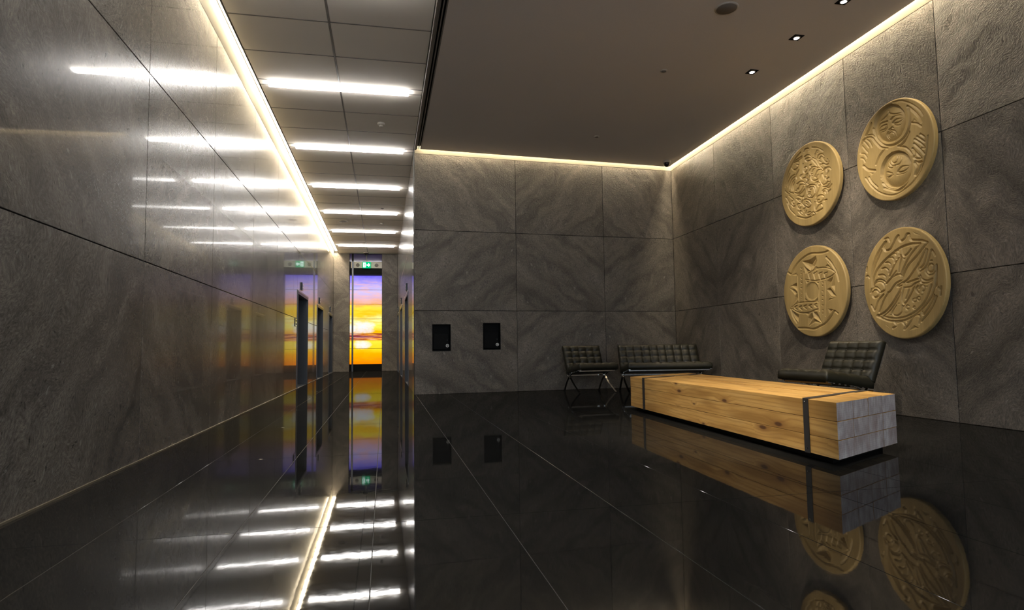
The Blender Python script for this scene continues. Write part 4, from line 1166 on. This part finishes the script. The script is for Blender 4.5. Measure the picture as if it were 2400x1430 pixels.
  ('g', 0.022, 0.016, '-026-067-020-076-029-080'),
  ('g', 0.022, 0.016, '-018-071-007-069+001-076-001-083'),
  ('g', 0.022, 0.016, '+000-083+011-075+022-062+033-059+038-064+035-074'),
  ('g', 0.018, 0.012, '-002-068+004-066+006-070'),
  ('g', 0.022, 0.016, '+043-054+046-059+061-044+072-028'),
  ('g', 0.022, 0.016, '+040-071+058-056+070-042+077-030'),
  ('g', 0.022, 0.016, '+077-014+080-003+081+019'),
  ('g', 0.02, 0.014, '+082-016+084-019+088-015+085-029'),
  ('g', 0.02, 0.014, '-092+021-088+022-084+018'),
  ('g', 0.02, 0.014, '-089+039-091+030'),
  ('g', 0.022, 0.016, '-061-015-062-017-063-019-066-020-069-021-072-021-075-020-077-018-078-016-078-013-078-011-076-009-074-008-071-007-068-007-065-008-063-010-061-012-061-015'),
  ('g', 0.02, 0.014, '-083-011-082-009-081-007-080-005-078-004-076-002-074-002-071-001-069-001-066-002-064-002-062-004-060-005-058-007-057-009'),
  ('g', 0.022, 0.016, '-057-013-045-009-045+000-053+007-067+007-076-002'),
  ('g', 0.022, 0.016, '-070+005-064+011-052+011-042+006'),
  ('g', 0.02, 0.014, '+074+017+073+015+071+013+069+012+067+012+064+012+062+014+061+015+061+018+061+020+062+022+064+024+066+025+068+026+070+025+072+024+074+022+074+020+074+017'),
  ('g', 0.018, 0.012, '+077+012+075+010+073+008+070+007+068+007+066+007+063+007+061+008+059+010+057+012+056+014+056+017+056+019+057+022+058+024'),
  ('g', 0.022, 0.016, '+044+008+047+002+059-002+070+000'),
  ('g', 0.022, 0.016, '+040+007+045-004+056-006+068-003'),
  ('g', 0.018, 0.012, '+068+031+072+031'),
  ('g', 0.02, 0.014, '+037-009+032-013+034-018+038-021'),
  ('g', 0.02, 0.014, '+040-014+041-012+042-010+044-009+046-008+048-009+049-010+051-011+052-013+052-015+051-017+050-018+048-019'),
  ('c', 0.8, '+052-010+062-011+056-014'),
  ('o', 0.018, '+049-023+048-024+047-025+045-025+044-024+042-023+042-022+043-021+044-020+046-020+047-020+048-021+049-023'),
  ('o', 0.014, '+028-040+028-042+026-042+025-042+024-041+023-040+024-039+025-038+027-038+028-039+028-040'),
  ('o', 0.016, '+010-051+010-053+008-054+006-054+004-053+003-052+003-051+003-050+005-049+007-048+008-049+010-050+010-051'),
  ('o', 0.01, '+017-054+017-054+016-055+014-054+014-053+015-053+016-052+017-053+017-054'),
  ('g', 0.016, 0.01, '+032-033+031-035+029-036+026-036+024-035+023-033+024-031+027-030+029-030+032-031+032-033'),
  ('g', 0.016, 0.01, '+015-045+014-046+011-048+008-047+006-046+006-044+007-042+009-041+012-041+014-043+015-045'),
  ('g', 0.016, 0.01, '+040-031+040-033+038-034+036-034+034-032+033-030+034-029+036-028+038-028+040-029+040-031'),
  ('g', 0.016, 0.01, '+028-046+028-048+026-048+025-048+024-047+023-046+024-045+025-044+027-044+028-045+028-046'),
  ('c', 0.6, '+025-028+029-028+028-025'),
  ('c', 0.7, '-016-038-006-038-010-034'),
  ('c', 0.7, '-040-057-026-058-031-054'),
  ('g', 0.02, 0.014, '-017-039-026-048-027-055-016-058-005-052-002-041'),
  ('g', 0.02, 0.015, '-013+060-007+060-003+056-003+050'),
  ('g', 0.02, 0.015, '-021+055-014+055-010+051-010+045'),
  ('g', 0.02, 0.015, '-030+049-022+049-017+045-016+039'),
  ('g', 0.02, 0.015, '-040+041-032+041-026+037-025+030'),
  ('g', 0.02, 0.015, '-049+031-040+032-033+027-032+021'),
  ('g', 0.02, 0.015, '-058+020-048+020-041+016-040+009'),
 ],
}

def unpack(t): return np.array([(int(t[i:i + 4]) / 100, int(t[i + 4:i + 8]) / 100) for i in range(0, len(t), 8)])
def smooth_line(p, n=6):
    if len(p) < 3: return p
    closed = np.hypot(*(p[0] - p[-1])) < .02
    q = np.vstack([p[-2] if closed else 2 * p[0] - p[1], p, p[1] if closed else 2 * p[-1] - p[-2]])
    out = []
    for i in range(1, len(q) - 2):
        a, b, c, d = q[i - 1], q[i], q[i + 1], q[i + 2]
        for t in np.arange(n) / n:
            out.append(.5 * (2 * b + (c - a) * t + (2 * a - 5 * b + 4 * c - d) * t * t + (3 * b - a - 3 * c + d) * t ** 3))
    out.append(q[-2]); return np.array(out)
def line_dist(X, Y, p):
    D = np.full(X.shape, 9.0)
    for a, b in zip(p[:-1], p[1:]):
        d = b - a; L = float(d @ d)
        if L < 1e-10: continue
        t = np.clip(((X - a[0]) * d[0] + (Y - a[1]) * d[1]) / L, 0, 1)
        D = np.minimum(D, np.hypot(X - a[0] - t * d[0], Y - a[1] - t * d[1]))
    return D
def inside(X, Y, p):
    r = np.zeros(X.shape, bool); q = np.roll(p, 1, axis=0)
    for (x1, y1), (x2, y2) in zip(p, q):
        if abs(y1 - y2) < 1e-9: continue
        r ^= ((y1 > Y) != (y2 > Y)) & (X < (x2 - x1) * (Y - y1) / (y2 - y1) + x1)
    return r
def carve(strokes, X, Y):
    H = np.zeros(X.shape)
    for it in strokes:
        kind, p = it[0], unpack(it[-1])
        if kind in ('g', 'p', 'b', 'o'): p = smooth_line(p)
        if kind == 't': p = np.vstack([p, p[:1]])
        m = .12
        sel = (X > p[:, 0].min() - m) & (X < p[:, 0].max() + m) & (Y > p[:, 1].min() - m) & (Y < p[:, 1].max() + m)
        x, y = X[sel], Y[sel]
        if kind in ('g', 't'):
            w, dp = (it[1], it[2]) if kind == 'g' else (it[1], .012)
            d = line_dist(x, y, p); h = -dp * np.clip(1 - d / (w * 1.15), 0, 1) ** .9
            H[sel] = np.minimum(H[sel], H[sel] * .4 + h) if kind == 'g' else np.minimum(H[sel], h)
        else:
            q = np.vstack([p, p[:1]]); d = line_dist(x, y, q) * np.where(inside(x, y, p), 1, -1)
            if kind == 'p': H[sel] -= it[1] * np.clip(d / .035, 0, 1)
            elif kind == 'b': H[sel] += it[1] * (1 - (1 - np.clip(d / .20, 0, 1)) ** 2)
            elif kind == 'o': H[sel] += it[1] * np.sqrt(np.clip(d / .03, 0, 1))
            else: H[sel] = np.minimum(H[sel], -np.clip(d, 0, .09) * .55 * it[1])
    return H
def carved_disc(key, y, z, ry, rz, label):
    na, rr = 400, np.concatenate([np.linspace(.012, .955, 125), [.968, .978]])
    ang = np.arange(na) * 2 * PI / na
    Rg, Ag = np.meshgrid(rr, ang, indexing='ij'); X, Y = Rg * np.cos(ang), Rg * np.sin(ang)
    H = carve(CARVE[key], X, Y) * 1.05
    T_ = .055
    P = np.stack([-X * ry, H + 0 * X, Y * rz], -1).reshape(-1, 3)
    rims = [(.992, -.003), (1.0, -.010), (1.0, -T_ + .006), (.992, -T_)]
    for (r, h) in rims: P = np.vstack([P, np.stack([-r * np.cos(ang) * ry, np.full(na, h), r * np.sin(ang) * rz], -1)])
    nr = len(rr) + len(rims)
    i = np.arange(nr - 1)[:, None] * na; j = np.arange(na)[None, :]; j2 = (j + 1) % na
    Q = np.stack([i + j, i + j2, i + na + j2, i + na + j], -1).reshape(-1, 4)
    me = bpy.data.meshes.new('carved_disc')
    faces = Q.tolist() + [list(range(na))[::-1], list(range((nr - 1) * na, nr * na))]
    me.from_pydata(P.tolist(), [], faces); me.materials.append(M['cedar'])
    import bmesh
    bm = bmesh.new(); bm.from_mesh(me); bmesh.ops.recalc_face_normals(bm, faces=bm.faces); bm.to_mesh(me); bm.free()
    root = empty('carved_disc', WR.frame(y, z, .045 + T_).translation)
    o = link(bpy.data.objects.new('carved_panel', me), root); o.matrix_local = WR.rot.to_4x4()
    mb = MB()
    for k in range(3):
        a = 2 * PI * k / 3 + .5; mb.lathe([(.02, -.10), (.02, -.05)], 12, (.3 * math.cos(a), 0, .3 * math.sin(a)), axis='y', smooth=False)
    o = mb.build('standoffs', M['steel'], root); o.matrix_local = WR.rot.to_4x4(); o['kind'] = 'stuff'
    return tag(root, label, 'carved disc', 'carved wooden discs on the stone wall')
carved_disc('d1', 7.13, 2.938, .595, .556, 'round wooden disc carved all over with small scrolls, beside the one with faces')
carved_disc('d2', 5.70, 2.941, .542, .556, 'round wooden disc carved with two open-mouthed faces, highest on the wall')
carved_disc('d3', 7.14, 1.503, .63, .604, 'round wooden disc carved with a many-pointed star around an oval')
carved_disc('d4', 5.676, 1.456, .556, .608, 'round wooden disc carved with interlocking curved shapes in a pointed oval outline')
